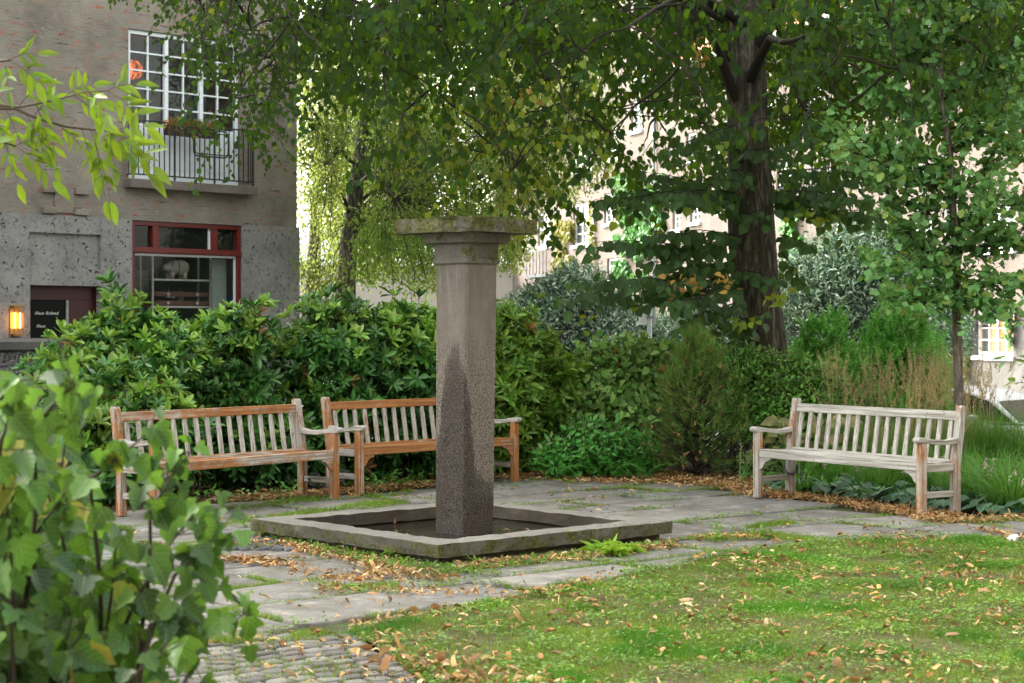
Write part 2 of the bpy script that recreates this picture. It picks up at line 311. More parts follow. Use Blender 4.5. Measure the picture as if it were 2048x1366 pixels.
# basin: frame along UA/UB, local coordinates relative to the fountain empty
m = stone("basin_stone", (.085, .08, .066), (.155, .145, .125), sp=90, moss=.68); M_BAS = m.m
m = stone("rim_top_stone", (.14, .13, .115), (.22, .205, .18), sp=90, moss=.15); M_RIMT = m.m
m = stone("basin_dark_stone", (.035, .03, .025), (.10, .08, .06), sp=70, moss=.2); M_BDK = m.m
D2 = BC - PC
def LP(a, b, z): q = D2 + UA * a + UB * b; return (q.x, q.y, z)
def ringbox(mb, ro, ri, z0, z1):
    for k in range(4):
        c0 = [(-1, -1), (1, -1), (1, 1), (-1, 1)][k]; c1 = [(-1, -1), (1, -1), (1, 1), (-1, 1)][(k + 1) % 4]
        g = .0015
        vs = [LP(c0[0] * ro, c0[1] * ro, z0), LP(c1[0] * ro, c1[1] * ro, z0), LP(c1[0] * ri, c1[1] * ri, z0), LP(c0[0] * ri, c0[1] * ri, z0)]
        vs += [(v[0], v[1], z1) for v in vs]; mb.add(vs, [(3,2,1,0),(4,5,6,7),(0,1,5,4),(1,2,6,5),(2,3,7,6),(3,0,4,7)])
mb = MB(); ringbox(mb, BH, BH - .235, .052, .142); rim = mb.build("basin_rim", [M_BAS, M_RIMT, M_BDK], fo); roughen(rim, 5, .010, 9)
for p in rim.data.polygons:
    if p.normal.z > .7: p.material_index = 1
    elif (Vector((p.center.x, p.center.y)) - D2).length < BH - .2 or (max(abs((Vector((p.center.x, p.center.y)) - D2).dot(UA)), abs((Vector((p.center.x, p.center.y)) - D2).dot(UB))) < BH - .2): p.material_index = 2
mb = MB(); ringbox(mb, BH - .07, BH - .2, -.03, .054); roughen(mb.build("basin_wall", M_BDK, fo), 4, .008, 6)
mb = MB(); q = BH - .21; mb.add([LP(-q, -q, .004), LP(q, -q, .004), LP(q, q, .004), LP(-q, q, .004)], [(0, 1, 2, 3)]); mb.build("basin_floor", M_BDK, fo)
m = Mat("water"); m.col((.012, .010, .007)).rough(.03); m.b.inputs["Specular IOR Level"].default_value = .9; m.bump(m.noise(m.obj(), 26, 3, .5, 1.0), .35, .01)
q = BH - .205; cs = [BC + UA * x + UB * y for x, y in ((-q, -q), (q, -q), (q, q), (-q, q))]
flat("water", cs, .045, m.m, kind="structure")
# shaft with wet stain
m = Mat("shaft_stone"); o_ = m.obj(); sx = m.n("SeparateXYZ"); m.put(sx.inputs[0], o_)
base = m.mix(m.ramp(m.noise(o_, 2.2, 6, .7), [(.35, 0), (.65, 1)]), (.125, .108, .093), (.20, .178, .152))
base = m.mix(m.ramp(m.noise(m.obj((5, 5, .6)), 2, 5, .7), [(.42, 0), (.65, .7)]), base, (.12, .105, .09)); base = m.mix(m.ramp(m.noise(m.obj((9, 9, .7)), 2.4, 5, .75), [(.55, 0), (.68, .6)]), base, (.30, .28, .25)); base = m.mix(m.ramp(m.noise(o_, 16, 5, .75), [(.60, 0), (.68, .55)]), base, (.09, .08, .065))
agg = m.mix(m.ramp(m.noise(o_, 95, 2), [(.42, 0), (.58, 1)]), (.06, .048, .038), (.26, .225, .19))
hz = m.ramp(m.math('ADD', sx.outputs[2], m.math('MULTIPLY', m.noise(o_, 4, 4), .5)), [(.0, 1), (.95, .75), (1.0, .6)])
zf = m.n("MapRange", i_Value=m.math('MULTIPLY_ADD', m.noise(o_, 3, 4), .6, sx.outputs[2])); zf.inputs[1].default_value = 1.35; zf.inputs[2].default_value = 1.9; zf.inputs[3].default_value = .8; zf.inputs[4].default_value = .12
base = m.mix(zf.outputs[0], base, agg)
fc = m.n("FloatCurve"); xn = m.n("MapRange", i_Value=m.math('MULTIPLY_ADD', m.noise(o_, 6, 4), .05, m.math('SUBTRACT', sx.outputs[0], .025))); xn.inputs[1].default_value = -.24; xn.inputs[2].default_value = .24
m.put(fc.inputs["Value"], xn.outputs[0]); cv = fc.mapping.curves[0]
pts = [(0, .22), (.06, .37), (.11, .49), (.17, .61), (.25, .69), (.32, .725), (.42, .70), (.5, .62), (.57, .50), (.62, .37), (.68, .27), (.8, .24), (1, .25)]
while len(cv.points) < len(pts): cv.points.new(.5, .5)
for p, (x, y) in zip(cv.points, pts): p.location = (x, y); p.handle_type = 'AUTO'
fc.mapping.update()
zt = m.math('MULTIPLY', fc.outputs[0], 2.0); df = m.math('SUBTRACT', zt, m.math('MULTIPLY_ADD', m.noise(o_, 7, 5, .7), .16, m.math('SUBTRACT', sx.outputs[2], .05)))
stk = m.noise(m.obj((14, 14, .8)), 2, 4, .7); wet = m.ramp(m.math('MULTIPLY_ADD', m.math('SUBTRACT', stk, .42), .35, df), [(.0, 0), (.035, .55), (.12, .92), (.28, 1)])
wcol = m.mix(m.ramp(m.noise(o_, 95, 2), [(.45, 0), (.62, 1)]), (.016, .013, .011), (.10, .082, .068)); wcol = m.mix(m.ramp(m.noise(o_, 5, 4), [(.45, 0), (.7, .6)]), wcol, (.055, .033, .02))
m.col(m.mix(wet, base, wcol)).rough(m.mix(wet, (.85, .85, .85), (.45, .45, .45))); m.bump(m.math('MULTIPLY_ADD', m.noise(o_, 110, 3), 1.0, m.noise(o_, 8, 4)), .55, .008); M_SHAFT = m.m
def sqpoly(r, ch, cx=0, cy=0, rot=.03):
    out = []
    for k in range(4):
        q = rot - math.pi / 2 + k * math.pi / 2; d = Vector((math.cos(q), math.sin(q))); t = Vector((-d.y, d.x))
        for sg in (-1, 1): p = d * (r - ch) + t * (sg * ch) ; out.append((p.x + cx, p.y + cy))
    return out
def frust(mb, p0, z0, p1, z1):
    n = len(p0); vs = [(x, y, z0) for x, y in p0] + [(x, y, z1) for x, y in p1]
    mb.add(vs, [tuple(range(n - 1, -1, -1)), tuple(range(n, 2 * n))] + [(i, (i + 1) % n, n + (i + 1) % n, n + i) for i in range(n)])
mb = MB(); zs = [.0, .4, .8, 1.2, 1.6, 2.06]
n = 8
for z in zs: 
    k = z / 2.06; mb.v += [(x - .017 * (1 - k) + .003, y, z) for x, y in sqpoly(.224 + .010 * k, .012)]
for i in range(5): mb.f += [[i * n + j, i * n + (j + 1) % n, (i + 1) * n + (j + 1) % n, (i + 1) * n + j] for j in range(n)]
mb.f += [list(range(n - 1, -1, -1)), list(range(5 * n, 6 * n))]; mb.m = [0] * len(mb.f)
roughen(mb.build("shaft", M_SHAFT, fo), 3, .003, 9)
M_CAP = stone("capital_stone", (.10, .094, .082), (.18, .168, .148), sp=90, patch=3, moss=.34).m
mb = MB(); frust(mb, sqpoly(.262, .012), 2.042, sqpoly(.262, .012), 2.072); frust(mb, sqpoly(.262, .012), 2.0722, sqpoly(.246, .012), 2.088); frust(mb, sqpoly(.246, .012), 2.0882, sqpoly(.25, .012), 2.192)
roughen(mb.build("neck", M_CAP, fo), 2, .004, 12)
mb = MB(); frust(mb, sqpoly(.335, .03), 2.192, sqpoly(.35, .03), 2.262); roughen(mb.build("capital", M_CAP, fo), 3, .006, 10)
mb = MB(); P_ = [(-.17, -.40), (-.055, -.445), (.05, -.445), (.16, -.38), (.29, -.27), (.42, -.12), (.525, -.02), (.53, .07), (.30, .30), (.05, .47), (-.06, .47), (-.32, .28), (-.525, .06), (-.53, -.06), (-.40, -.125), (-.29, -.25)]
frust(mb, P_, 2.262, [(x * 1.0, y * 1.0) for x, y in P_], 2.368)
roughen(mb.build("top_slab", [stone("mossy_slab_stone", (.09, .085, .075), (.18, .168, .145), sp=90, patch=4, moss=1.0).m], fo), 4, .012, 7)
LBm = LB()   # little moss tufts hanging on the slab edge
for _ in range(1500):
    i = random.choice([0, 0, 1, 2, 2, 3, 3, 3, 4, 4, 5, 5, 15]); t = random.random(); a_ = Vector(P_[i]); b_ = Vector(P_[(i + 1) % 16]); p = a_.lerp(b_, t); z = random.choice([2.37, 2.36, random.uniform(2.27, 2.37)])
    if noise.noise(Vector((p.x * 9, z * 9, 3))) < -.02: continue
    LBm.add((p.x * 1.005, p.y * 1.005, z), (random.gauss(0, .6), random.gauss(-.5, .5), random.gauss(.1, .8)), (0, -1, .3), random.uniform(.008, .024), .008)
M_MOSS = leafmat("moss", [(.03, .035, .008), (.09, .10, .02), (.14, .12, .03), (.07, .04, .02)], tw=.15)
LBm.build("moss", M_MOSS, T_SMALL, fo)
LBm = LB()
for _ in range(5000):
    k = random.choice([0, 3]); t = random.uniform(-BH, BH); z = random.uniform(.054, .14)
    a, b = (t, -BH - .004) if k == 0 else (-BH - .004, t)
    if noise.noise(Vector((t * 4, k * 5.0, z * 9))) < .14: continue
    p = LP(a, b, z); LBm.add(p, (random.gauss(0, .6), random.gauss(-.5, .5), random.gauss(.1, .8)), (0, -1, .3), random.uniform(.005, .013), .006)
LBm.build("rim_moss", M_MOSS, T_SMALL, fo)
# ---------------------------------------------------------------- benches
def bench(pa, pb, grey, label):
    pa = Vector(pa); pb = Vector(pb); dv = pb - pa; L = dv.length
    WX, WZ, WY = wood("bench_wood_long_%.2f" % grey[0], 'x', grey[0]), wood("bench_wood_upright_%.2f" % grey[1], 'z', grey[1]), wood("bench_wood_arm_%.2f" % grey[0], 'y', grey[2]); WL = wood('bench_wood_leg_%.2f' % grey[3], 'z', grey[3])
    r = empty("park_bench", (pa.x, pa.y, 0), math.atan2(dv.y, dv.x), label, "bench", "slatted teak benches around the fountain")
    D = .40; tl = .11                      # seat depth, back lean per metre
    def yb(z): return D + max(0, z - .42) * tl * 1.55
    for x in (0, L):
        mb = MB(); mb.box(x - .033, x + .033, -.032, .032, 0, .603); mb.build("leg", WL, r, .004)
        mb = MB(); P = [(D - .035, 0), (D + .035, 0), (D + .035, .42), (yb(.9) + .03, .885), (yb(.9) + .02, .905), (yb(.9) - .02, .908), (yb(.9) - .035, .89), (D - .032, .42)]
        mb.prism(P, x - .033, x + .033); mb.build("leg", WL, r, .004)
        top = [(-.075, .628), (-.07, .645), (-.045, .655), (0, .652), (.1, .634), (.25, .620), (.32, .624), (yb(.63) - .034, .640)]
        bot = [(yb(.6) - .034, .592), (.32, .583), (.2, .582), (.05, .602), (-.04, .604), (-.065, .608)]
        mb = MB(); mb.prism(top + bot, x - .037, x + .037); mb.build("armrest", WY, r, .006)
        mb = MB(); mb.box(x - .02, x + .02, .034, D - .037, .145, .195); mb.build("stretcher", WY, r, .003)
        mb = MB(); mb.box(x - .018, x + .018, .034, D - .037, .36, .425); mb.build("side_rail", WY, r, .003)
    x0, x1 = .034, L - .034
    mb = MB(); mb.box(x0, x1, -.02, .018, .372, .448); mb.build("front_rail", WX, r, .004)
    for sx_, xx in ((1, x0), (-1, x1)):
        P = [(0, .370), (.15, .370), (.145, .352), (.10, .342), (.065, .318), (.05, .29), (.02, .265), (0, .255)]
        mb = MB(); mb.prism([(xx + sx_ * a, b) for a, b in (P if sx_ > 0 else P[::-1])], -.014, .012, 'y'); mb.build("bracket", WX, r, .003)
    mb = MB()
    for i in range(5):
        y = .024 + i * .076; dip = -.020 * math.sin(math.pi * (i + .5) / 5); mb.box(x0 - .01, x1 + .01, y, y + .070, .430 + dip, .452 + dip)
    mb.build("seat", WX, r, .003)
    mb = MB(); z0, z1 = .782, .855
    mb.prism([(yb(z0) - .018, z0), (yb(z0) + .018, z0), (yb(z1) + .018, z1 + .002), (yb(z1) - .018, z1)], x0, x1); mb.build("top_rail", WX, r, .005)
    mb = MB(); n = 16; sp = (x1 - x0) / n
    for i in range(n):
        xc = x0 + (i + .5) * sp; za, zb = .445, .786; o = random.uniform(-.001, .001)
        mb.prism([(yb(za) - .009 + o, za), (yb(za) + .009 + o, za), (yb(zb) + .009 + o, zb), (yb(zb) - .009 + o, zb)], xc - .023, xc + .023)
    mb.build("backrest", WZ, r, .002)
    mb = MB(); mb.prism([(yb(.41) - .02, .405), (yb(.41) + .015, .405), (yb(.46) + .015, .452), (yb(.46) - .02, .452)], x0, x1); mb.build("back_rail", WX, r, .003)
    return r, L
b1, L1 = bench((-2.93, 15.15), (-1.62, 16.88), (.30, 1.0, .7, .28), "weathered orange and grey bench left of the other orange one, near the leafy foreground bush")
b2, L2 = bench((-1.425, 17.25), (.025, 18.80), (.05, .85, .75, .25), "orange bench partly hidden behind the stone pillar")
b3, L3 = bench((2.27, 17.07), (3.405, 15.38), (1.15, 1.1, 1.0, .45), "silver grey bench alone in front of the tall grasses on the right")
def chain(name, pts, label):
    mb = MB(); M_ = plain("chain_steel", (.12, .12, .13), .35, .9)
    for i in range(len(pts) - 1):
        a, b = Vector(pts[i]), Vector(pts[i + 1]); d = (b - a); c = (a + b) / 2; l = d.length * .72; d.normalize(); s_ = d.orthogonal().normalized(); s2 = d.cross(s_)
        if i % 2: s_ = s2
        mb.tube([c + d * math.cos(q) * l + s_ * math.sin(q) * l * .55 for q in (2 * math.pi * j / 10 for j in range(10))], .0045, 5, True)
    o = mb.build(name, M_, None, smooth=True); return tag(o, label, "chain")
def looppts(c, r, n=15, dz=.05): return [(c[0] + r * math.cos(2*math.pi*i/n), c[1] + r * math.sin(2*math.pi*i/n), c[2] + dz * math.sin(2*math.pi*i/n)) for i in range(n + 1)]
mw = b3.matrix_world if False else Matrix.Translation(b3.location) @ Matrix.Rotation(b3.rotation_euler.z, 4, 'Z')
c_ = mw @ Vector((0, .4, .25)); chain("chain", looppts(c_, .062) + [(c_.x + .1, c_.y - .03, .2), (c_.x + .14, c_.y + .03, .14), (c_.x + .18, c_.y + .1, .04), (c_.x + .22, c_.y + .16, .0)], "steel chain looped round the back left leg of the grey bench")
mw = Matrix.Translation(b1.location) @ Matrix.Rotation(b1.rotation_euler.z, 4, 'Z'); c_ = mw @ Vector((L1, .25, .17))
mw2 = Matrix.Translation(b2.location) @ Matrix.Rotation(b2.rotation_euler.z, 4, 'Z'); c2 = mw2 @ Vector((0, .25, .17))
chain("chain", looppts(c_, .05, 12) + [tuple(c_.lerp(c2, t) + Vector((0, 0, -.08 * math.sin(math.pi * t)))) for t in (.25, .4, .55, .7, .85)] + looppts(c2, .05, 12), "thin chain tying together the two orange benches beside the pillar")
# ---------------------------------------------------------------- buildings
class Fac:
    """vertical facade plane; local x runs to the right in the picture, local y into the house, z up"""
    def __init__(s, o, d): s.o = Vector(o); s.u = Vector(d).normalized(); s.rz = math.atan2(s.u.y, s.u.x)
    def x(s, px, y=0.0):
        o = s.o + Vector((-s.u.y, s.u.x)) * y; k = (px - CX) / F; return (k * o.y - o.x) / (s.u.x - k * s.u.y)
    def z(s, px, py, y=0.0):
        o = s.o + Vector((-s.u.y, s.u.x)) * y; t = s.x(px, y); return H - (py - HY) / F * (o.y + s.u.y * t)
def wall_holes(mb, x0, x1, z0, z1, holes, depth, y=0.0):
    xs = sorted({x0, x1, *[h[0] for h in holes], *[h[1] for h in holes]}); zs = sorted({z0, z1, *[h[2] for h in holes], *[h[3] for h in holes]})
    xs = [v for v in xs if x0 <= v <= x1]; zs = [v for v in zs if z0 <= v <= z1]
    ins = lambda cx, cz: any(h[0] < cx < h[1] and h[2] < cz < h[3] for h in holes)
    for i in range(len(xs) - 1):
        for j in range(len(zs) - 1):
            if not ins((xs[i] + xs[i+1]) / 2, (zs[j] + zs[j+1]) / 2):
                mb.add([(xs[i], y, zs[j]), (xs[i+1], y, zs[j]), (xs[i+1], y, zs[j+1]), (xs[i], y, zs[j+1])], [(0, 1, 2, 3)])
    for a, b, c, d in [h[:4] for h in holes]:
        c = max(c, z0); d = min(d, z1)
        if c >= d: continue
        mb.add([(a, y, c), (b, y, c), (b, y + depth, c), (a, y + depth, c), (a, y, d), (b, y, d), (b, y + depth, d), (a, y + depth, d)],
               [(0, 3, 2, 1), (4, 5, 6, 7), (0, 4, 7, 3), (1, 2, 6, 5)])
M_WHITE = plain("white_paint", (.62, .66, .68), .5, vary=.06)
M_RED = plain("oxblood_paint", (.11, .012, .008), .45, vary=.2)
M_BLACK = plain("black_iron", (.012, .014, .016), .5)
def glass(name, tint=(.03, .035, .03), tr=.45):
    m = Mat(name); m.col(tint).rough(.03); m.b.inputs["Specular IOR Level"].default_value = .8
    t = m.n("BsdfTransparent"); mx = m.n("MixShader"); mx.inputs[0].default_value = tr; m.t.links.new(m.b.outputs[0], mx.inputs[1]); m.t.links.new(t.outputs[0], mx.inputs[2]); m.t.links.new(mx.outputs[0], m.out.inputs[0]); return m.m
M_GLASS = glass("window_glass", tr=.72); M_GLASSF = glass("far_glass", (.10, .12, .12), .3)
def emit(name, c, s):
    m = Mat(name); e = m.n("Emission"); e.inputs[0].default_value = (*c, 1); e.inputs[1].default_value = s; m.t.links.new(e.outputs[0], m.out.inputs[0]); return m.m
def window(parent, x0, x1, z0, z1, cols, rows, y, fw, bar, mat, gmat, leaves=1, dep=.06, zpan=None, name="window"):
    mb = MB(); mb.box(x0, x0 + fw, y, y + dep, z0, z1); mb.box(x1 - fw, x1, y, y + dep, z0, z1); mb.box(x0 + fw, x1 - fw, y, y + dep, z0, z0 + fw); mb.box(x0 + fw, x1 - fw, y, y + dep, z1 - fw, z1)
    lw = (x1 - x0 - 2 * fw) / leaves; zb = zpan or z0 + fw
    for l in range(leaves):
        a = x0 + fw + l * lw; b = a + lw
        if l: mb.box(a - fw * .55, a + fw * .55, y - .008, y + dep - .01, z0 + fw, z1 - fw)
        k = max(1, cols // leaves)
        for i in range(1, k): x = a + (b - a) * i / k; mb.box(x - bar / 2, x + bar / 2, y + .012, y + dep - .012, zb, z1 - fw)
        for j in range(1, rows): z = zb + (z1 - fw - zb) * j / rows; mb.box(a + .003, b - .003, y + .014, y + dep - .014, z - bar / 2, z + bar / 2)
        if zpan: mb.box(a + .004, b - .004, y + .02, y + .05, z0 + fw, zpan + .02); mb.box(a + lw * .16, b - lw * .16, y + .008, y + .019, z0 + fw + .14, zpan - .12)
    w_ = mb.build(name, mat, parent, .003)
    mb = MB(); mb.add([(x0 + fw, y + dep - .02, zb), (x1 - fw, y + dep - .02, zb), (x1 - fw, y + dep - .02, z1 - fw), (x0 + fw, y + dep - .02, z1 - fw)], [(0, 1, 2, 3)]); mb.build("pane", gmat, w_)
    return w_
# --- stucco with brick showing through
m = Mat("brick_stucco"); o_ = m.obj(); sx = m.n("SeparateXYZ"); m.put(sx.inputs[0], o_); cx = m.n("CombineXYZ", i_X=sx.outputs[0], i_Y=sx.outputs[2])
c = m.mix(m.ramp(m.noise(o_, .9, 6, .65), [(.35, 0), (.65, 1)]), (.128, .114, .094), (.255, .232, .195))
c = m.mix(m.ramp(m.noise(m.obj((1.2, 1.2, 4)), 2.2, 5, .7), [(.46, 0), (.66, .5)]), c, (.235, .19, .15))
br = m.n("TexBrick", i_Vector=cx.outputs[0], i_Scale=1.0); br.inputs["Brick Width"].default_value = .22; br.inputs["Row Height"].default_value = .075; br.inputs["Mortar Size"].default_value = .012
br.inputs[1].default_value = (.33, .11, .06, 1); br.inputs[2].default_value = (.22, .055, .035, 1); br.inputs[3].default_value = (.20, .17, .15, 1)
msk = m.ramp(m.noise(m.obj((1.3, 1.3, 3.4)), 3.4, 6, .75), [(.565, 0), (.60, 1)]); msk = m.math('MULTIPLY', msk, m.ramp(br.outputs[1], [(0, 1), (.6, 0)]))
c = m.mix(msk, c, br.outputs[0]); c = m.mix(m.ramp(m.noise(o_, 13, 5, .7), [(.63, 0), (.68, .9)]), c, (.42, .36, .31))
cr = m.ramp(m.noise(m.obj((.9, .9, 9)), 3.1, 6, .72, .3), [(.37, .95), (.40, 0)]); c = m.mix(cr, c, (.05, .04, .035))
m.col(c).rough(.95); m.bump(m.math('MULTIPLY_ADD', m.noise(o_, 34, 4), .6, m.noise(m.obj((1, 1, 4)), 7, 6, .7)), .8, .02); M_STUC = m.m
m = Mat("pitted_concrete"); o_ = m.obj()
c = m.mix(m.ramp(m.noise(o_, 1.6, 6, .7), [(.35, 0), (.65, 1)]), (.16, .16, .155), (.27, .265, .25)); c = m.mix(m.ramp(m.noise(o_, .8, 5, .8), [(.55, 0), (.7, .55)]), c, (.18, .145, .125))
c = m.mix(m.ramp(m.noise(m.obj((1, 1, .4)), 5, 5, .8), [(.6, 0), (.75, .6)]), c, (.34, .35, .35)); pit = m.ramp(m.noise(o_, 21, 3, .62, .8), [(.355, 1), (.39, 0)]); c = m.mix(pit, c, (.012, .012, .012)); c = m.mix(m.ramp(m.noise(o_, 21, 3, .6), [(.62, 0), (.68, .6)]), c, (.30, .30, .29))
m.col(c).rough(.95); m.bump(m.math('MULTIPLY_ADD', m.noise(o_, 45, 4), .5, m.math('SUBTRACT', m.noise(o_, 11, 6, .7), pit)), .8, .02); M_CONC = m.m
L_ = Fac((-5.48, 31.0), (.69, .724)); bx = L_.x
hb = empty("apartment_house", (L_.o.x, L_.o.y, 0), L_.rz, "brown brick stucco house with a white french window above a red shop window", "building")
xe = bx(594); zb = 3.325
FW = (bx(257), bx(480), 3.99, 6.44); RW = (bx(262), bx(482), 1.35, L_.z(262, 440)); DO = (bx(58), bx(202), -.2, L_.z(58, 570))
NI = (bx(56), bx(200), L_.z(200, 540), L_.z(56, 464)); RN = None
upw = [(bx(-700), bx(-500), 3.99, 6.44)]
HT, XL, DP = 16.5, -27, 3.6  # unseen height and length extended to shade the plaza
mb = MB(); wall_holes(mb, XL, xe, zb + .001, HT, [FW] + upw, .22); x2 = xe
mb.add([(xe, 0, -.84), (xe, DP, -.84), (xe, DP, HT), (xe, 0, HT)], [(0, 1, 2, 3)]); mb.add([(XL, 0, -.84), (XL, DP, -.84), (XL, DP, HT), (XL, 0, HT)], [(3, 2, 1, 0)]); mb.add([(XL, DP, -.84), (xe, DP, -.84), (xe, DP, HT), (XL, DP, HT)], [(3, 2, 1, 0)])
mb.add([(XL, 0, HT), (xe, 0, HT), (xe, DP, HT), (XL, DP, HT)], [(0, 1, 2, 3)]); mb.build("wall", M_STUC, hb)
mb = MB(); wall_holes(mb, XL, xe + .03, -.84, zb, [RW, DO, NI], .25, -.035); mb.add([(XL, -.035, zb), (xe + .03, -.035, zb), (xe + .03, .0, zb), (XL, .0, zb)], [(0, 1, 2, 3)]); mb.add([(xe + .03, -.035, -.84), (xe + .03, DP, -.84), (xe + .03, DP, zb), (xe + .03, -.035, zb)], [(0, 1, 2, 3)])
mb.add([(NI[0], .03, NI[2]), (NI[1], .03, NI[2]), (NI[1], .03, NI[3]), (NI[0], .03, NI[3])], [(0, 1, 2, 3)]); mb.build("ground_floor_wall", M_CONC, hb)
# relief niche with brick blocks
nx0, nx1 = bx(108), bx(147); nz0, nz1 = L_.z(108, 425), L_.z(108, 366)
mb = MB(); w_ = nx1 - nx0
arch = [(nx0, nz0), (nx1, nz0), (nx1, nz1 - .09), (nx1 - .06, nz1), (nx0 + .06, nz1), (nx0, nz1 - .09)]
mb.prism(arch, -.03, .01, 'y')
mb.build("relief_panel", M_STUC, hb, .004)
for a, b in ((bx(83), bx(109)), (bx(147), bx(174))):
    for zc in (L_.z(108, 379) , L_.z(108, 421)): mb = MB(); mb.box(a, b, -.075, .01, zc - .055, zc + .05); mb.build("relief_block", M_STUC, hb, .01)
# french window
window(hb, FW[0] + .004, FW[1] - .004, FW[2] + .004, FW[3] - .004, 6, 5, .05, .065, .026, M_WHITE, M_GLASS, 3, .07, zpan=4.90, name="french_window")
M_ROOM = plain("brown_room_plaster", (.20, .14, .10), .9); M_SROOM = plain("dark_green_room", (.05, .06, .045), .9)  # brown room walls lightened to stand in for room light
def room(x0, x1, z0, z1, y0, dpt, mat, name="room_interior"):
    mb = MB(); mb.add([(x0,y0,z0),(x1,y0,z0),(x1,y0+dpt,z0),(x0,y0+dpt,z0),(x0,y0,z1),(x1,y0,z1),(x1,y0+dpt,z1),(x0,y0+dpt,z1)], [(0,3,2,1),(4,5,6,7),(0,4,7,3),(1,2,6,5),(3,7,6,2)]); return mb.build(name, mat, hb)
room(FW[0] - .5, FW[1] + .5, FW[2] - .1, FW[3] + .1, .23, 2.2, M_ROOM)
mb = MB(); mb.box(FW[1] - .75, FW[1] - .5, .3, .33, 4.5, 6.1); mb.build("curtain", plain("teal_curtain", (.01, .05, .045), .9), hb)
mb = MB(); mb.box(bx(246), bx(499), -.22, .0, 3.83, 3.975); mb.build("balcony_slab", stone("sill_stone", (.09, .075, .065), (.15, .125, .11), sp=60).m, hb, .008)
rl = MB(); ra, rb = bx(253) , bx(492); yR = -.19; zt, zl = L_.z(253, 241), 4.05
for z in (zt, zl): rl.box(ra, rb, yR - .012, yR + .012, z - .012, z + .012)
n = 24
for i in range(n + 1):
    x = ra + (rb - ra) * i / n; big = i in (0, 8, 16, n); q = .013 if big else .0075; rl.box(x - q, x + q, yR - q, yR + q, (3.98 if big else zl + .013), zt - .013)
for x in (ra, rb):
    for z in (zt, zl): rl.box(x - .01, x + .01, yR + .013, .04, z - .01, z + .01)
    for k in (.06, .12): rl.box(x - .007, x + .007, yR + k - .007, yR + k + .007, zl + .012, zt - .012)
rl.build("railing", M_BLACK, hb)
# red shop window
x0, x1, z0, z1 = RW[0] + .003, RW[1] - .003, RW[2], RW[3] - .003; zt1 = L_.z(262, 499); yw = .0
mb = MB(); f = .075
mb.box(x0, x0 + f, yw, yw + .1, z0, z1); mb.box(x1 - f, x1, yw, yw + .1, z0, z1); mb.box(x0 + f, x1 - f, yw, yw + .1, z1 - f, z1); mb.box(x0 - .0, x1 + .0, yw - .03, yw - .002, zt1 - .04, zt1 + .035); mb.box(x0 + f, x1 - f, yw, yw + .1, zt1 - .05, zt1 + .05)
xa, xb_ = bx(312), bx(430)
for x in (xa, xb_): mb.box(x - .06, x + .06, yw + .004, yw + .1, zt1 + .05, z1 - f)
sw = mb.build("shop_window", M_RED, hb, .004)
mb = MB(); mb.add([(x0 + f, yw + .08, z0), (x1 - f, yw + .08, z0), (x1 - f, yw + .08, z1 - f), (x0 + f, yw + .08, z1 - f)], [(0, 1, 2, 3)]); mb.build("pane", M_GLASS, sw)
mb = MB(); g = .035; X0, X1 = x0 + f, x1 - f
mb.box(X0, X1, yw + .05, yw + .075, zt1 - .09, zt1 - .052); mb.box(X1 - g, X1, yw + .05, yw + .075, z0, zt1 - .091); mb.box(xb_ - .10, xb_ - .06, yw + .05, yw + .075, zt1 + .051, z1 - f); mb.build("white_sash", M_WHITE, sw)
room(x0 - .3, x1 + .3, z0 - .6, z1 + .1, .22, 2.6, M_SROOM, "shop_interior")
M_SHELF = plain("shelf_white", (.55, .58, .52), .6); M_PLY = plain("plywood", (.30, .17, .09), .6)
sh = empty("display_shelf", (0, 0, 0), 0, "white steel display shelf standing just inside the red shop window", "shelf"); sh.parent = None
sh.location = (L_.o.x, L_.o.y, 0); sh.rotation_euler = (0, 0, L_.rz)
ys = .40; mb = MB(); SX0, SX1 = L_.x(305, ys), L_.x(421, ys); z558, z612 = L_.z(340, 558, ys), L_.z(340, 612, ys)
for x in (SX0, SX1):
    for y in (ys, ys + .35): mb.box(x - .014, x + .014, y - .014, y + .014, z0 - .5, zt1 - .02)
mb.box(SX0, SX1, ys - .013, ys + .013, zt1 - .06, zt1 - .03)
for z in (z558, z612): mb.box(SX0, SX1, ys - .015, ys - .001, z - .03, z)
mb.build("frame", M_SHELF, sh)
mb = MB()
for z in (z558, z612): mb.box(SX0 + .015, SX1 - .015, ys, ys + .36, z - .012, z + .004)
mb.build("shelf_board", M_PLY, sh)
def inhouse(name, x, y, z, label, cat, group=None):
    p = Vector((L_.o.x, L_.o.y)) + L_.u * x + Vector((-L_.u.y, L_.u.x)) * y
    return empty(name, (p.x, p.y, z), L_.rz, label, cat, group)
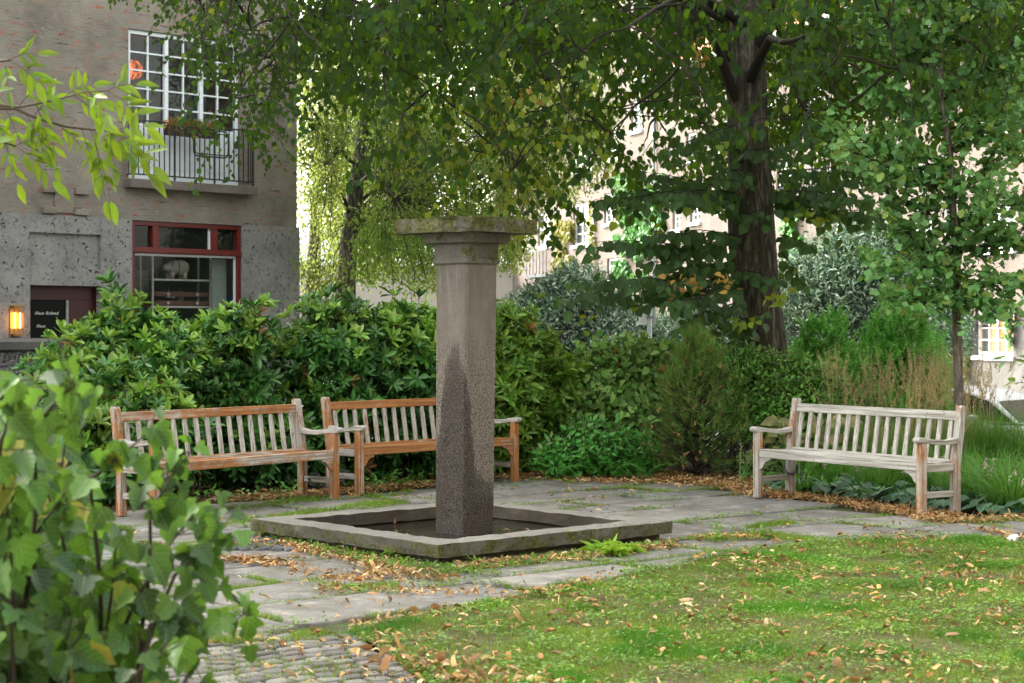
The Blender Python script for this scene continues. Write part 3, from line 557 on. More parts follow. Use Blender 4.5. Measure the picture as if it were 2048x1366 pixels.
# pig figure: lathe along x
pg = inhouse("pig_figure", L_.x(352, ys + .15), ys + .15, z558 + .006, "pale ceramic pig standing on the upper display shelf", "figurine")
prof = [(-.26, .03, .19), (-.24, .055, .19), (-.19, .07, .19), (-.13, .105, .20), (-.05, .13, .20), (.06, .135, .20), (.15, .125, .20), (.21, .09, .20), (.24, .04, .20)]
mb = MB(); pts = [(x, 0, z) for x, r_, z in prof]; mb.tube(pts, [r_ for x, r_, z in prof], 14)
for x, y in ((-.12, -.06), (-.12, .06), (.14, -.06), (.14, .06)): mb.tube([(x, y, .12), (x, y, .0)], [.045, .036], 8)
o = mb.build("body", plain("glazed_clay", (.42, .40, .36), .35), pg, smooth=True)
mb = MB(); mb.prism([(-.16, .30), (-.10, .31), (-.12, .20), (-.15, .19)], -.10, -.09, 'y'); mb.build("ear", plain("glazed_clay_ear", (.22, .21, .19), .35), pg); mb = MB(); mb.tube([(.24, 0, .21), (.27, 0, .23), (.26, .02, .25), (.28, 0, .27)], .008, 5); mb.build("tail", plain("glazed_clay_dark", (.22, .21, .19), .35), pg)
mb = MB(); mb.tube([(-.02, .137 * math.cos(q), .20 + .137 * math.sin(q)) for q in (2*math.pi*i/16 for i in range(16))], .007, 5, True); mb.build("strap", M_BLACK, pg)
M_CRATE = plain("crate_wood", (.13, .06, .045), .7); M_DISC = plain("white_disc", (.6, .6, .58), .6)
def crate(x, label):
    c_ = inhouse("wooden_crate", x, ys + .16, z612 + .006, label, "crate", "brown crates on the lower shelf"); mb = MB(); wd, h_ = .30, .26
    for z in (0, .15): mb.box(-wd, wd, -.15, -.135, z + .01, z + .085); mb.box(-wd, wd, .135, .15, z + .01, z + .085); mb.box(-wd, -wd + .014, -.134, .134, z + .01, z + .085); mb.box(wd - .014, wd, -.134, .134, z + .01, z + .085)
    for a in (-wd + .02, wd - .04): mb.box(a, a + .02, -.134, -.11, .0, h_)
    mb.build("slats", M_CRATE, c_)
    for z in (.047, .197):
        mb = MB(); mb.prism([(.02 + .026 * math.cos(q), z + .026 * math.sin(q)) for q in (2*math.pi*i/14 for i in range(14))], -.156, -.151, 'y'); d_ = mb.build("round_emblem", M_DISC, c_)
        mb = MB(); mb.prism([(.02 + .010 * math.cos(q), z + .010 * math.sin(q)) for q in (2*math.pi*i/6 for i in range(6))], -.158, -.1562, 'y'); mb.build("mark", M_CRATE, d_)
sp_ = (SX1 - SX0 - .04) / 2
crate(SX0 + .02 + sp_ * .5, "brown slatted crate on the lower shelf, below the pig, with bottles behind it"); crate(SX0 + .04 + sp_ * 1.5, "brown slatted crate on the lower shelf next to the blue crate")
M_BOT = plain("dark_bottle", (.012, .012, .012), .2); M_LAB = plain("bottle_label", (.5, .47, .45), .7)
for k, px in enumerate((337, 347, 357)):
    b_ = inhouse("bottle", L_.x(px, ys + .20), ys + .20, z612 + .20, None, None); b_["label"] = "dark bottle with pale label standing in the brown crate under the pig"; b_["category"] = "bottle"; b_["group"] = "bottles in the display window"
    mb = MB(); mb.lathe([(.033, -.18), (.033, .03), (.028, .055), (.012, .085), (.012, .14)], n=12); mb.build("glass", M_BOT, b_, smooth=True); mb = MB(); mb.lathe([(.0345, -.06), (.0345, .015)], n=12); mb.build("paper_label", M_LAB, b_)
bc = inhouse("blue_crate", L_.x(448, ys + .1), ys + .1, z612 - .01, "bright blue plastic crate at the right end of the shop window", "crate"); mb = MB(); mb.box(-.17, .17, -.13, .13, 0, .17)
for i in range(4): mb.box(-.172 + i * .088, -.165 + i * .088 + .06, -.138, -.131, .02, .15)
mb.build("shell", plain("blue_plastic", (.005, .10, .35), .4), bc, .004)
mb = MB(); mb.box(bx(378) , bx(408), 1.6, 1.62, 1.7, 2.55); mb.box(bx(378), bx(382), 1.55, 1.59, 1.2, 2.6); mb.build("inner_panel", plain("pale_panel", (.30, .29, .25), .7), hb)
mb = MB(); mb.box(x1 - .42, x1 - .12, .25, .27, z0, zt1 - .1); mb.build("net_curtain", plain("pale_green_blind", (.28, .34, .30), .8), hb)
# door with handwriting
mb = MB(); dx0, dx1, dz1 = DO[0] + .003, DO[1] - .003, DO[3] - .003; dg0, dg1 = bx(62), bx(146)
mb.box(dx0, dx1, .135, .17, L_.z(146, 600), dz1); mb.box(dg1, dx1, .13, .17, -.2, L_.z(146, 600) - .001); mb.box(dx0, dg0, .13, .17, -.2, L_.z(146, 600) - .001); dr = mb.build("door", plain("dark_oxblood", (.035, .004, .003), .5, vary=.2), hb, .004)
mb = MB(); mb.add([(dg0, .16, -.2), (dg1, .16, -.2), (dg1, .16, L_.z(146, 600)), (dg0, .16, L_.z(146, 600))], [(0, 1, 2, 3)]); gm_ = plain("dark_door_glass", (.004, .005, .004), .2, vary=.02); gm_.node_tree.nodes["Principled BSDF"].inputs["Specular IOR Level"].default_value = .06; mb.build("pane", gm_, dr)
mb = MB(); mb.box(dg1 - .035, dg1 - .001, .125, .158, -.2, L_.z(146, 600)); mb.build("white_edge", plain("pale_trim", (.25, .26, .24), .6), dr)
def text(body, size, x, y, z, mat, parent, shear=.35, name="writing"):
    cu = bpy.data.curves.new(name, 'FONT'); cu.body = body; cu.size = size; cu.shear = shear; cu.space_character = 1.15; cu.extrude = .0005; cu.materials.append(mat)
    t_ = bpy.data.objects.new('tmp', cu); COL.objects.link(t_); bpy.context.view_layer.update(); me = bpy.data.meshes.new_from_object(t_.evaluated_get(bpy.context.evaluated_depsgraph_get())); bpy.data.objects.remove(t_); o = link(name, me); o.parent = parent; o.location = (x, y, z); o.rotation_euler = (R(90), 0, 0); return o
M_CHALK = plain("white_chalk", (.7, .7, .68), .8)
text("Haus Roland", .072, bx(80), .150, L_.z(80, 629), M_CHALK, dr); text("Haus", .072, bx(83), .150, L_.z(83, 655), M_CHALK, dr)
# wall lamps
def wall_lamp(px, py, label):
    l = inhouse("wall_lamp", bx(px), -.036, L_.z(px, py), label, "wall lamp", "brass wall lamps beside the door")
    mb = MB(); mb.box(-.09, .09, -.018, -.001, -.24, .24); mb.build("backplate", plain("brass", (.35, .20, .07), .35, .8), l, .003)
    mb = MB(); mb.box(-.085, .085, -.12, -.019, .19, .23); mb.box(-.085, .085, -.12, -.019, -.24, -.21)
    for x in (-.08, 0, .08): mb.box(x - .005, x + .005, -.12, -.11, -.209, .189)
    mb.build("cage", plain("brass_dark", (.22, .12, .045), .35, .8), l)
    for x in (-.042, .045): mb = MB(); mb.tube([(x, -.065, -.12), (x, -.065, .12)], .018, 10); mb.build("bulb", emit("warm_bulb", (1, .36, .06), 3), l)
wall_lamp(27, 641, "lit brass wall lamp left of the dark red door"); wall_lamp(240, 648, "lit brass wall lamp right of the red door, behind the rhododendron leaves")
pl = inhouse("pendant_lamp", L_.x(266, 1.2), 1.2, L_.z(266, 140, 1.2), "orange glowing woven pendant lamp seen through the french window", "lamp")
m = Mat("glowing_shade"); e = m.n("Emission"); m.put(e.inputs[0], m.ramp(m.noise(m.obj((14, 14, 2)), 2, 3, .6, 1.0), [(.47, (.02, .002, .0)), (.56, (.5, .06, .004)), (.66, (1, .3, .04))])); e.inputs[1].default_value = .45; m.t.links.new(e.outputs[0], m.out.inputs[0])
mb = MB(); mb.lathe([(.02, -.16), (.11, -.13), (.17, -.03), (.16, .07), (.08, .15), (.02, .17)], n=16); mb.build("shade", m.m, pl, smooth=True)
mb = MB(); mb.tube([(0, 0, .17), (0, 0, .75)], .006, 5); mb.build("cord", M_BLACK, pl)
# flower box and folded rack on the railing
def leafcloud(LBo, c, r, n, l, wd, mi=0, up=.3):
    for _ in range(n):
        d = Vector((random.gauss(0, 1), random.gauss(0, 1), random.gauss(0, 1))).normalized(); p = Vector(c) + Vector((d.x * r[0], d.y * r[1], d.z * r[2])) * random.random() ** .5
        LBo.add(p, d + Vector((random.gauss(0, .5), random.gauss(0, .5), random.gauss(0, .5))), (random.gauss(0, .5), random.gauss(0, .5), 1), l * random.uniform(.7, 1.3), wd, mi)
fx0, fx1 = L_.x(332, yR - .12), L_.x(428, yR - .12); fz = L_.z(332, 250, yR - .12) - .02
fb = inhouse("flower_box", (fx0 + fx1) / 2, yR - .12, fz - .14, "dark flower box of orange and green trailing flowers hanging on the balcony railing", "flower box"); hw = (fx1 - fx0) / 2
mb = MB(); mb.prism([(-.08, .0), (.07, .0), (.09, .16), (-.10, .16)], -hw, hw); mb.build("trough", plain("dark_trough", (.02, .017, .015), .6), fb, .006)
lb = LB()
for i in range(26):
    x = -hw + 2 * hw * i / 25; leafcloud(lb, (x, -.03, .17 + random.uniform(-.02, .05)), (.05, .08, .08), 44, .055, .024, random.choices([0, 1, 2, 3], [6, 2.2, 2.2, .8])[0])
    if i % 3 == 0: leafcloud(lb, (x, -.12, .08), (.04, .03, .12), 30, .045, .02, random.choice([0, 1]))
lb.build("flowers", [leafmat("box_leaf", [(.05, .09, .02), (.12, .15, .03)]), leafmat("dry_flower", [(.25, .10, .04), (.30, .2, .06)]), leafmat("orange_petal", [(.55, .12, .01), (.6, .2, .02)]), leafmat("white_petal", [(.6, .5, .5), (.5, .4, .6)])], T_SMALL, fb)
rk = inhouse("folding_rack", L_.x(422, yR - .05), yR - .05, 0, "black tubular folding rack hooked onto the balcony railing", "rack"); mb = MB(); ax0, ax1 = L_.x(386, yR) - L_.x(422, yR), L_.x(455, yR) - L_.x(422, yR)
zt_, zb_ = 4.86, 4.42
def rrect(x0, x1, z0, z1, r, y): 
    pts = []
    for cx_, cz_, q0 in ((x1 - r, z1 - r, 0), (x0 + r, z1 - r, 90), (x0 + r, z0 + r, 180), (x1 - r, z0 + r, 270)):
        pts += [(cx_ + r * math.cos(R(q0 + k * 30)), y, cz_ + r * math.sin(R(q0 + k * 30))) for k in range(4)]
    return pts
mb.tube(rrect(ax0, ax1, zb_, zt_, .08, -.02), .013, 6, True); mb.tube(rrect(ax0 + .01, ax1 - .02, zb_ + .035, zt_ - .05, .06, -.045), .010, 6, True); mb.build("frame", M_BLACK, rk, smooth=True)
for x in (ax0 + .05, ax1 - .05): mb = MB(); mb.tube([(x, -.02, zt_ - .02), (x, -.03, zt_ + .05), (x, .04, zt_ + .10), (x, .08, zt_ + .06)], .008, 5); mb.build("hook", M_BLACK, rk, smooth=True)
# terrace wall in front of the house
m = Mat("roughcast"); o_ = m.obj(); v = m.noise(o_, 30, 3, .6); c = m.ramp(v, [(.35, (.03, .03, .032)), (.5, (.13, .13, .135)), (.68, (.30, .30, .30))]); m.col(c).rough(.95); m.bump(v, 1, .03); M_RC = m.m
TF = Fac((-5.2, 21.6), (.75, .66)); te = empty("terrace_wall", (TF.o.x, TF.o.y, 0), TF.rz, "low roughcast terrace wall with dark coping behind the rhododendrons", "wall")
txe = TF.x(572); mb = MB(); mb.box(-9, txe, .06, 4.6, -.1, 1.30); mb.build("wall_body", M_RC, te)
mb = MB(); mb.box(-9.1, txe + .06, 0, 5.0, 1.302, 1.405); mb.build("coping", stone("coping_stone", (.07, .068, .066), (.13, .125, .12), sp=80).m, te, .01)
# ---------------------------------------------------------------- far terrace along the street
m = Mat("pink_render"); o_ = m.obj(); c = m.mix(m.ramp(m.noise(o_, .35, 6, .7), [(.35, 0), (.65, 1)]), (.11, .086, .074), (.15, .126, .112))
c = m.mix(m.ramp(m.noise(m.obj((3, 3, .6)), .9, 5, .7), [(.5, 0), (.72, .5)]), c, (.20, .178, .16)); c = m.mix(m.ramp(m.noise(m.obj((1, 1, 4)), 1.6, 6, .75), [(.58, 0), (.68, .35)]), c, (.38, .22, .17)); m.col(c).rough(.9); m.bump(m.noise(o_, 3, 6, .7), .5, .04); M_PINK = m.m
M_GREY = stone("grey_plinth", (.085, .083, .08), (.135, .13, .125), sp=20, spa=.15).m; M_TILE = plain("roof_tiles", (.42, .17, .09), .8); M_ZINC = plain("zinc", (.30, .33, .36), .5, .3)
M_WIN = plain("window_white", (.62, .64, .63), .5, vary=.04); M_SLAT = plain("blue_slate_roof", (.22, .27, .36), .6)
R_ = Fac((13.6, 52.0), (.314, -.95)); rx = R_.x
def far_house(name, label, x0, x1, z1, wins, extra=None):
    h = empty(name, (R_.o.x, R_.o.y, 0), R_.rz, label, "building"); holes = []
    for w_ in wins:
        a, b, t_, bt, co, ro = w_[:6]; xa_, xb_ = rx(a), rx(b); xm = (a + b) / 2; holes.append((xa_, xb_, R_.z(xm, bt), R_.z(xm, t_), co, ro, w_[6] if len(w_) > 6 else 0))
    mb = MB(); wall_holes(mb, x0, x1, 1.6, z1, holes, .3)
    for xx in (x0, x1): mb.add([(xx, 0, -.84), (xx, 10, -.84), (xx, 10, z1), (xx, 0, z1)], [(0, 1, 2, 3)])
    mb.add([(x0, 10, -.84), (x1, 10, -.84), (x1, 10, z1), (x0, 10, z1)], [(0, 1, 2, 3)]); mb.add([(x0, 0, z1), (x1, 0, z1), (x1, 10, z1), (x0, 10, z1)], [(0, 1, 2, 3)])
    mb.build("wall", M_PINK, h)
    mb = MB(); wall_holes(mb, x0, x1, -.84, 1.6, holes, .3, -.03); mb.add([(x0, -.03, 1.6), (x1, -.03, 1.6), (x1, 0, 1.6), (x0, 0, 1.6)], [(0, 1, 2, 3)]); mb.build("plinth", M_GREY, h)
    for a, b, c_, d_, co, ro, fl in holes:
        wn = window(h, a + .01, b - .01, c_ + .01, d_ - .01, co, ro, .10, .10, .05, M_WIN, M_GLASSF, 2 if co % 2 == 0 and co > 2 else 1, .08)
        mb = MB(); mb.box(a - .08, b + .08, -.10, .12, c_ - .12, c_ + .004); mb.build("sill", M_WIN, wn)
        mb = MB(); mb.box(a - .05, b + .05, .5, .55, c_ - .1, d_ + .1); mb.build("curtain", plain("pale_curtain", (.42, .40, .37), .9) if not fl else emit("lit_room", (.8, .28, .05), .9), wn)
        if fl == 2: pass
    return h, holes
winsB = [(1950, 2028, 600, 712, 4, 4, 1), (1955, 2030, 410, 500, 4, 3), (1822, 1864, 440, 492, 2, 3), (1795, 1850, 298, 352, 4, 3), (1950, 2030, 160, 270, 4, 4), (1622, 1672, 335, 383, 4, 3), (1553, 1582, 315, 388, 2, 4),
         (1438, 1458, 368, 425, 2, 4), (1700, 1740, 470, 560, 4, 4), (1600, 1650, 170, 240, 4, 3), (1520, 1556, 200, 262, 4, 3), (1380, 1400, 400, 445, 2, 3), (1345, 1362, 415, 460, 2, 3), (1438, 1460, 240, 300, 2, 4), (1372, 1392, 265, 320, 2, 3), (1480, 1510, 480, 545, 4, 4)]
xB = rx(1306)
fbh, hs = far_house("terrace_house", "long pinkish rendered house along the street behind the large tree, red tiled eave", xB, 14, 11.6, winsB)
mb = MB(); mb.prism([(-.5, 11.6), (-.5, 11.75), (5, 15.6), (10, 12), (10, 11.6)], xB - .2, 14.2); mb.build("roof", M_TILE, fbh)
mb = MB(); mb.tube([(xB - .3, -.6, 11.62), (14.2, -.6, 11.62)], .13, 8); mb.tube([(rx(1312), -.1, 11.5), (rx(1312), -.1, -.8)], .06, 6); mb.tube([(rx(1900), -.1, 11.5), (rx(1900), -.1, -.8)], .05, 6); mb.build("gutter", M_ZINC, fbh)
a_ = hs[5]; mb = MB()
for i in range(12): x = a_[0] - .2 + (a_[1] - a_[0] + .4) * i / 11; mb.box(x - .02, x + .02, -.30, -.26, a_[2] - .1, a_[2] + .8)
mb.box(a_[0] - .22, a_[1] + .22, -.31, -.25, a_[2] + .8, a_[2] + .86); mb.box(a_[0] - .22, a_[1] + .22, -.34, 0, a_[2] - .22, a_[2] - .1); mb.build("balcony", M_BLACK, fbh)
winsA = [(1146, 1188, 405, 490, 3, 4), (1208, 1240, 385, 447, 3, 4), (1076, 1106, 425, 492, 3, 4), (1076, 1106, 300, 370, 3, 4), (1146, 1186, 270, 340, 3, 4), (1206, 1238, 255, 320, 3, 4), (1262, 1286, 385, 440, 2, 4), (1214, 1240, 516, 560, 3, 3), (1262, 1284, 200, 262, 2, 4), (1040, 1060, 440, 495, 2, 4)]
fah, hs = far_house("corner_house", "pale sunlit corner house with ivy and tall white windows behind the small drooping tree", rx(985), xB - .002, 17.5, winsA)
mb = MB(); mb.box(xB - 1.4, xB + .3, -.3, 1.2, 14.2, 14.5); mb.box(xB - 1.1, xB + .1, -.1, 1.0, 14.501, 14.9); fq = mb.build("cornice", stone("cornice_stone", (.30, .28, .26), (.4, .38, .35)).m, fah)
mb = MB(); mb.lathe([(.1, 14.9), (.28, 15.0), (.42, 15.3), (.40, 15.6), (.2, 15.85), (.05, 15.9)], (xB - .5, .1, 0), 16); mb.build("ball_finial", stone("finial_stone", (.28, .22, .18), (.4, .32, .27)).m, fah, smooth=True)
a_ = hs[2]; mb = MB(); mb.box(a_[0] - .5, a_[1] + .4, -.5, -.0, a_[2] - 1.5, a_[2] - 1.38)
for i in range(7): x = a_[0] - .4 + (a_[1] - a_[0] + .7) * i / 6; mb.box(x - .02, x + .02, -.47, -.43, a_[2] - 1.37, a_[2] - .25)
mb.box(a_[0] - .45, a_[1] + .35, -.48, -.42, a_[2] - .25, a_[2] - .18); mb.build("balcony", plain("grey_iron", (.08, .09, .11), .5), fah)
# pale apartment block far down the street, seen through the drooping tree
pb = empty("distant_block", (-13, 92, 0), .08, "pale apartment block far down the street, seen through the small drooping tree", "building")
mb = MB(); mb.box(0, 17, 0, 10, -.84, 4.6); mb.build("wall", plain("cream_render", (.30, .28, .24), .9), pb)
for i in range(7):
    for j in range(1): window(pb, 1 + i * 2.2, 2.1 + i * 2.2, .9 + j * 2.8, 2.5 + j * 2.8, 2, 3, -.09, .08, .05, M_WIN, M_GLASSF)
mb = MB(); mb.prism([(-.4, 4.601), (10.4, 4.601), (5, 6.6)], -.3, 17.3); mb.build("roof", M_ZINC, pb)
# ---------------------------------------------------------------- sign post, cars
sg = empty("road_sign", W(1299, 700, 24.0) * 1, 0, "back of a white road sign on a grey post above the hedge", "sign"); sg.location.z = -.8; dd = 24.0
ps = lambda px: (px - 1299) / F * dd
mb = MB(); mb.tube([(0, 0, 0), (0, 0, H - (592 - HY) / F * dd + .8)], .032, 10); mb.build("post", plain("galvanised", (.52, .55, .58), .4, .4), sg, smooth=True)
zz = lambda py: H - (py - HY) / F * dd + .8
mb = MB(); mb.box(ps(1277), ps(1292), -.06, -.035, zz(650), zz(584)); mb.build("sign_plate", plain("sign_back", (.75, .77, .78), .45, .1), sg, .004)
mb = MB(); mb.box(ps(1288), ps(1312), .036, .06, zz(648), zz(592)); mb.build("sign_plate", plain("sign_back_grey", (.68, .70, .70), .45, .1), sg, .004)
mb = MB(); mb.box(-.05, .05, -.034, .035, zz(608), zz(604)); mb.box(-.05, .05, -.034, .035, zz(636), zz(632)); mb.build("clamp", M_ZINC, sg)
def car(loc, rz, L, h, label, col=(.42, .44, .45), van=False):
    r = empty("parked_car", loc, rz, label, "car"); hw = .86; gz = .92
    lower = [(-L/2, .35), (-L/2 + .05, .28), (L/2 - .05, .25), (L/2, .38), (L/2 - .02, .62), (L/2 - .25, .80), (L/2 - 1.1, .93), (-L/2 + .2, .97), (-L/2 + .02, .85)]
    top = [(-L/2 + .15, .965), (-L/2 + .42, h - .22), (-L/2 + .75, h - .08), (-L/2 + 1.2, h - .01), (-L/2 + 1.7, h + .01), (-.1, h), (.3, h - .05), (.65, h - .16), (L/2 - 1.0, .94)] if not van else [(-L/2 + .05, .965), (-L/2 + .12, h - .05), (-L/2 + .3, h), (.8, h), (1.2, h - .1), (L/2 - .75, .94)]
    pm = plain("car_paint_white", col, .35, vary=.02)
    mb = MB(); mb.prism(lower, -hw, hw, 'y'); mb.build("body", pm, r, .06, seg=3)
    inn = .14
    mb = MB(); n = len(top); vs = [(x, -hw + .03 + inn * max(0, (z - .95) / (h - .95)), z) for x, z in top] + [(x, hw - .03 - inn * max(0, (z - .95) / (h - .95)), z) for x, z in top]
    mb.add(vs, [tuple(range(n - 1, -1, -1)), tuple(range(n, 2 * n))] + [(i, (i + 1) % n, n + (i + 1) % n, n + i) for i in range(n)]); mb.build("roof", pm, r, .03)
    cx_ = sum(p[0] for p in top) / n; cz_ = 1.0 + (h - 1.0) * .5
    for sgn in (-1, 1):
        q = [(cx_ + (x - cx_) * .94, 1.0 + (z - .965) * .87) for x, z in top]
        vs = [(x, sgn * (hw - .012 - inn * max(0, (z - .95) / (h - .95))), z) for x, z in q]; vs += [(x, y - sgn * .03, z) for x, y, z in vs]; m2 = len(q)
        mb = MB(); mb.add(vs, [tuple(range(m2)), tuple(range(2 * m2 - 1, m2 - 1, -1))] + [(i, (i + 1) % m2, m2 + (i + 1) % m2, m2 + i) for i in range(m2)]); mb.build("side_window", M_CARG, r)
        mb = MB(); mb.box(.35, .50, sgn * (hw + .02), sgn * (hw + .17), .95, 1.07); mb.build("mirror", pm, r, .03)
        mb = MB(); xx = L/2 - .12; mb.box(xx - .22, xx + .06, sgn * (hw - .34), sgn * (hw - .06), .60, .72); mb.build("headlight", plain("lamp_glass", (.6, .62, .65), .1), r, .02)
        for x in (-L/2 + .75, L/2 - .8):
            w2 = MB(); w2.tube([(x, sgn * (hw - .16), .31), (x, sgn * (hw + .015), .31)], .31, 20); wh = w2.build("wheel", M_TYRE, r, .02); w2 = MB(); w2.tube([(x, sgn * (hw - .1), .31), (x, sgn * (hw + .03), .31)], .19, 14); w2.build("rim", M_ZINC, wh)
    a, b = (top[-2], top[-1]); mb = MB(); vs = []
    for (x, z), k in ((a, .06), (b, .94)):
        pass
    p0 = (a[0] + (b[0] - a[0]) * .08 + .012, a[1] + (b[1] - a[1]) * .08 + .012); p1 = (a[0] + (b[0] - a[0]) * .92 + .012, a[1] + (b[1] - a[1]) * .92 + .012)
    mb.add([(p0[0], -.62, p0[1]), (p0[0], .62, p0[1]), (p1[0], .74, p1[1]), (p1[0], -.74, p1[1])], [(0, 1, 2, 3)]); mb.build("windscreen", M_CARG, r)
    return r
M_CARG = plain("car_glass", (.012, .016, .014), .12, vary=.01); M_CARG.node_tree.nodes["Principled BSDF"].inputs["Specular IOR Level"].default_value = .12; M_TYRE = plain("tyre", (.015, .015, .016), .8)
car((7.05, 28.3, -.80), math.atan2(-.62, .78), 4.2, 1.44, "white car with curved roof behind the tall grass at the right edge")
car((.75, 31.0, -.80), math.atan2(-.25, .97), 4.4, 1.78, "white high car glimpsed through the hedge right of the stone pillar", van=True)

for nm, lab, cx_, cy_, hw_, dp_, hh, rz in (("light_block_house", "unseen grey brown house behind the viewer, added to block frontal light", 0, -9, 16, 5, 12, 0), ("side_light_block_house", "unseen grey brown house on the far right, added to block sky light", 19, 8, 5, 12, 10, 0)):  # houses out of view, added to cut the frontal sky light
    h_ = empty(nm, (cx_, cy_, 0), rz, lab, "building"); mb = MB(); mb.box(-hw_, hw_, -dp_, dp_, -.84, hh); mb.build("wall", M_STUC, h_)
    if cy_ < 0:
        for i in range(9):
            for j in range(4):
                x = -14.4 + i * 3.4; z = .9 + j * 3.4; mb = MB(); mb.box(x, x + 1.3, dp_ + .002, dp_ + .05, z, z + 1.7); wn = mb.build("window", M_WHITE, h_); mb = MB()
                for k in range(2):
                    for l in range(3): mb.box(x + .07 + k * .6, x + .63 + k * .6, dp_ + .052, dp_ + .06, z + .07 + l * .54, z + .56 + l * .54)
                mb.build("pane", M_GLASSF, wn)
# ---------------------------------------------------------------- vegetation
def bark(name, a, b, moss=.2, sc=1.0):
    m = Mat(name); o_ = m.obj((1, 1, .13)); g = m.noise(o_, 22 * sc, 6, .7, .5); c = m.ramp(g, [(.33, tuple(x * .25 for x in a)), (.5, a), (.68, b)])
    c = m.mix(m.ramp(m.noise(m.obj(), 2.6, 6, .75), [(.60 - moss * .2, 0), (.68 - moss * .15, .8)]), c, (.05, .06, .02)); c = m.mix(m.ramp(m.noise(m.obj(), 9, 5, .8), [(.62, 0), (.7, .6)]), c, (.33, .32, .27)); m.col(c).rough(.95); m.bump(g, 1, .04 / sc); return m.m
M_BARK = bark("linden_bark", (.07, .06, .045), (.27, .245, .20), .25); M_BARK2 = bark("young_bark", (.14, .115, .09), (.34, .29, .24), .1, 2.5); M_TWIG = plain("twig", (.024, .019, .014), .8)
def V3(*a): return Vector(a)
def rv(s=1.0): return Vector((random.gauss(0, s), random.gauss(0, s), random.gauss(0, s)))
def curve(p0, p1, n, wob=.06, sag=0.0):
    L = (p1 - p0).length; ph = [random.uniform(0, 6) for _ in range(4)]; out = []
    for i in range(n + 1):
        t = i / n; e = math.sin(math.pi * t); out.append(p0.lerp(p1, t) + Vector((math.sin(3 * t + ph[0]), math.sin(4 * t + ph[1]), math.sin(3.5 * t + ph[2]))) * wob * L * e + Vector((0, 0, -sag * L * t * t)))
    return out
class Tree:
    def __init__(s): s.wood = MB(); s.lb = LB(); s.nodes = []
    def limb(s, pts, r0, r1, n=7, sub=1):
        k = len(pts); s.wood.tube(pts, [r0 + (r1 - r0) * (i / (k - 1)) ** .8 for i in range(k)], n)
        s.nodes += [(p, r0 + (r1 - r0) * (i / (k - 1)) ** .8) for i, p in enumerate(pts)]
    def near(s, p): return min(s.nodes, key=lambda q: (q[0] - p).length + (q[0].z - p.z > 1.2) * 1.0)
    def spray(s, A, B, width=.35, step=.07, ll=.085, size=.09, ratio=.85, droop=.5, mi=None, flatn=.35, r=.008, twigs=True, hang=.35, vs=.05):
        """a leafy shoot from A to B with side twigs in a roughly level plane"""
        d = (B - A); L = d.length; n = max(3, int(L / step)); pts = curve(A, B, 5, .03, 0); dn = d.normalized()
        if twigs: s.wood.tube(pts, [r * (1 - .7 * i / 5) for i in range(6)], 4, cap=False)
        side = dn.cross(Vector((0, 0, 1)));
        if side.length < .15: side = Vector((1, 0, 0))
        side.normalize()
        for i in range(n + 1):
            t = i / n; k = min(4, int(t * 5)); p = pts[k].lerp(pts[k + 1], t * 5 - k); sg = 1 if i % 2 else -1
            w_ = width * (1 - t * .75) * random.uniform(.6, 1.15) * min(1, .35 + t * 2.2)
            q = (dn * .75 + side * sg * 1.0 + rv(.12)).normalized(); e = p + q * w_ + Vector((0, 0, -droop * w_ * w_ * 1.2 - abs(random.gauss(0, vs))))
            if twigs and w_ > .12: s.wood.tube([p, p.lerp(e, .5) + Vector((0, 0, .02)), e], [r * .5, r * .35, r * .15], 3, cap=False)
            m = max(1, int(w_ / ll))
            for j in range(m + 1):
                tt = (j + .6) / (m + 1); lp = p.lerp(e, tt); s2 = 1 if j % 2 else -1; la = (q * .5 + q.cross(Vector((0, 0, 1))) * s2 * .55 + Vector((0, 0, -hang)) + rv(.25)); z = size * random.uniform(.65, 1.2)
                c = mi() if mi else 0
                s.lb.add(lp, la, Vector((0, 0, .55)) + (q - dn * .2) * .5 + Vector((random.gauss(0, .45), random.gauss(-.35, .45), 0)) + rv(flatn * .5), z, z * ratio, c)
# ---- big linden
LT = Tree(); d0 = 21.0
tp = [W(1530, 960, d0), W(1528, 800, d0), W(1525, 700, d0), W(1512, 560, d0), W(1502, 430, d0), W(1495, 300, d0), W(1492, 150, d0), W(1490, 0, d0), W(1492, -160, d0), W(1500, -420, d0), W(1510, -800, d0)]
tr = [.42, .34, .29, .268, .255, .235, .215, .20, .18, .14, .06]
NA = 40
pts = []; rr = []
for i in range(len(tp) - 1):
    for j in range(5): t = j / 5; pts.append(tp[i].lerp(tp[i + 1], t)); rr.append(tr[i] + (tr[i + 1] - tr[i]) * t)
tm = MB(); tm.tube(pts, rr, NA)
for idx, v in enumerate(tm.v):      # ridged bark in the mesh
    i = idx // NA; j = idx % NA; c = pts[min(i, len(pts) - 1)]; vv = Vector(v); q = vv - c; rgh = noise.noise(Vector((j * .95, vv.z * 1.1, 3.0))) + .6 * noise.noise(Vector((j * 2.1, vv.z * 2.6, 8.0)))
    tm.v[idx] = tuple(c + q * (1 + .085 * rgh + .05 * math.sin(j / NA * 6.28 * 3 + vv.z)))
LT.nodes += [(p, r) for p, r in zip(pts, rr) if p.z > 2.2]
limbs = [  # (start py, end px, py, d)
 (250, 1330, -30, 19.5), (150, 1150, -60, 20.5), (60, 950, -40, 22), (-20, 700, -60, 22.5), (-60, 470, -40, 23.5), (60, 1240, 60, 17.5), (-100, 800, 60, 19.5), (-140, 600, 40, 21.5),
 (120, 1700, 20, 20), (30, 1900, 30, 21), (-60, 2080, 60, 22.5), (180, 1640, 60, 18.8), (-30, 1800, -40, 18.5), (-120, 1400, -100, 17), (-120, 1500, -160, 25), (0, 1150, 20, 25), (0, 1800, 0, 26), (-250, 1000, -420, 20), (-300, 2000, -420, 22), (-350, 1300, -650, 24), (-380, 1700, -700, 19)]
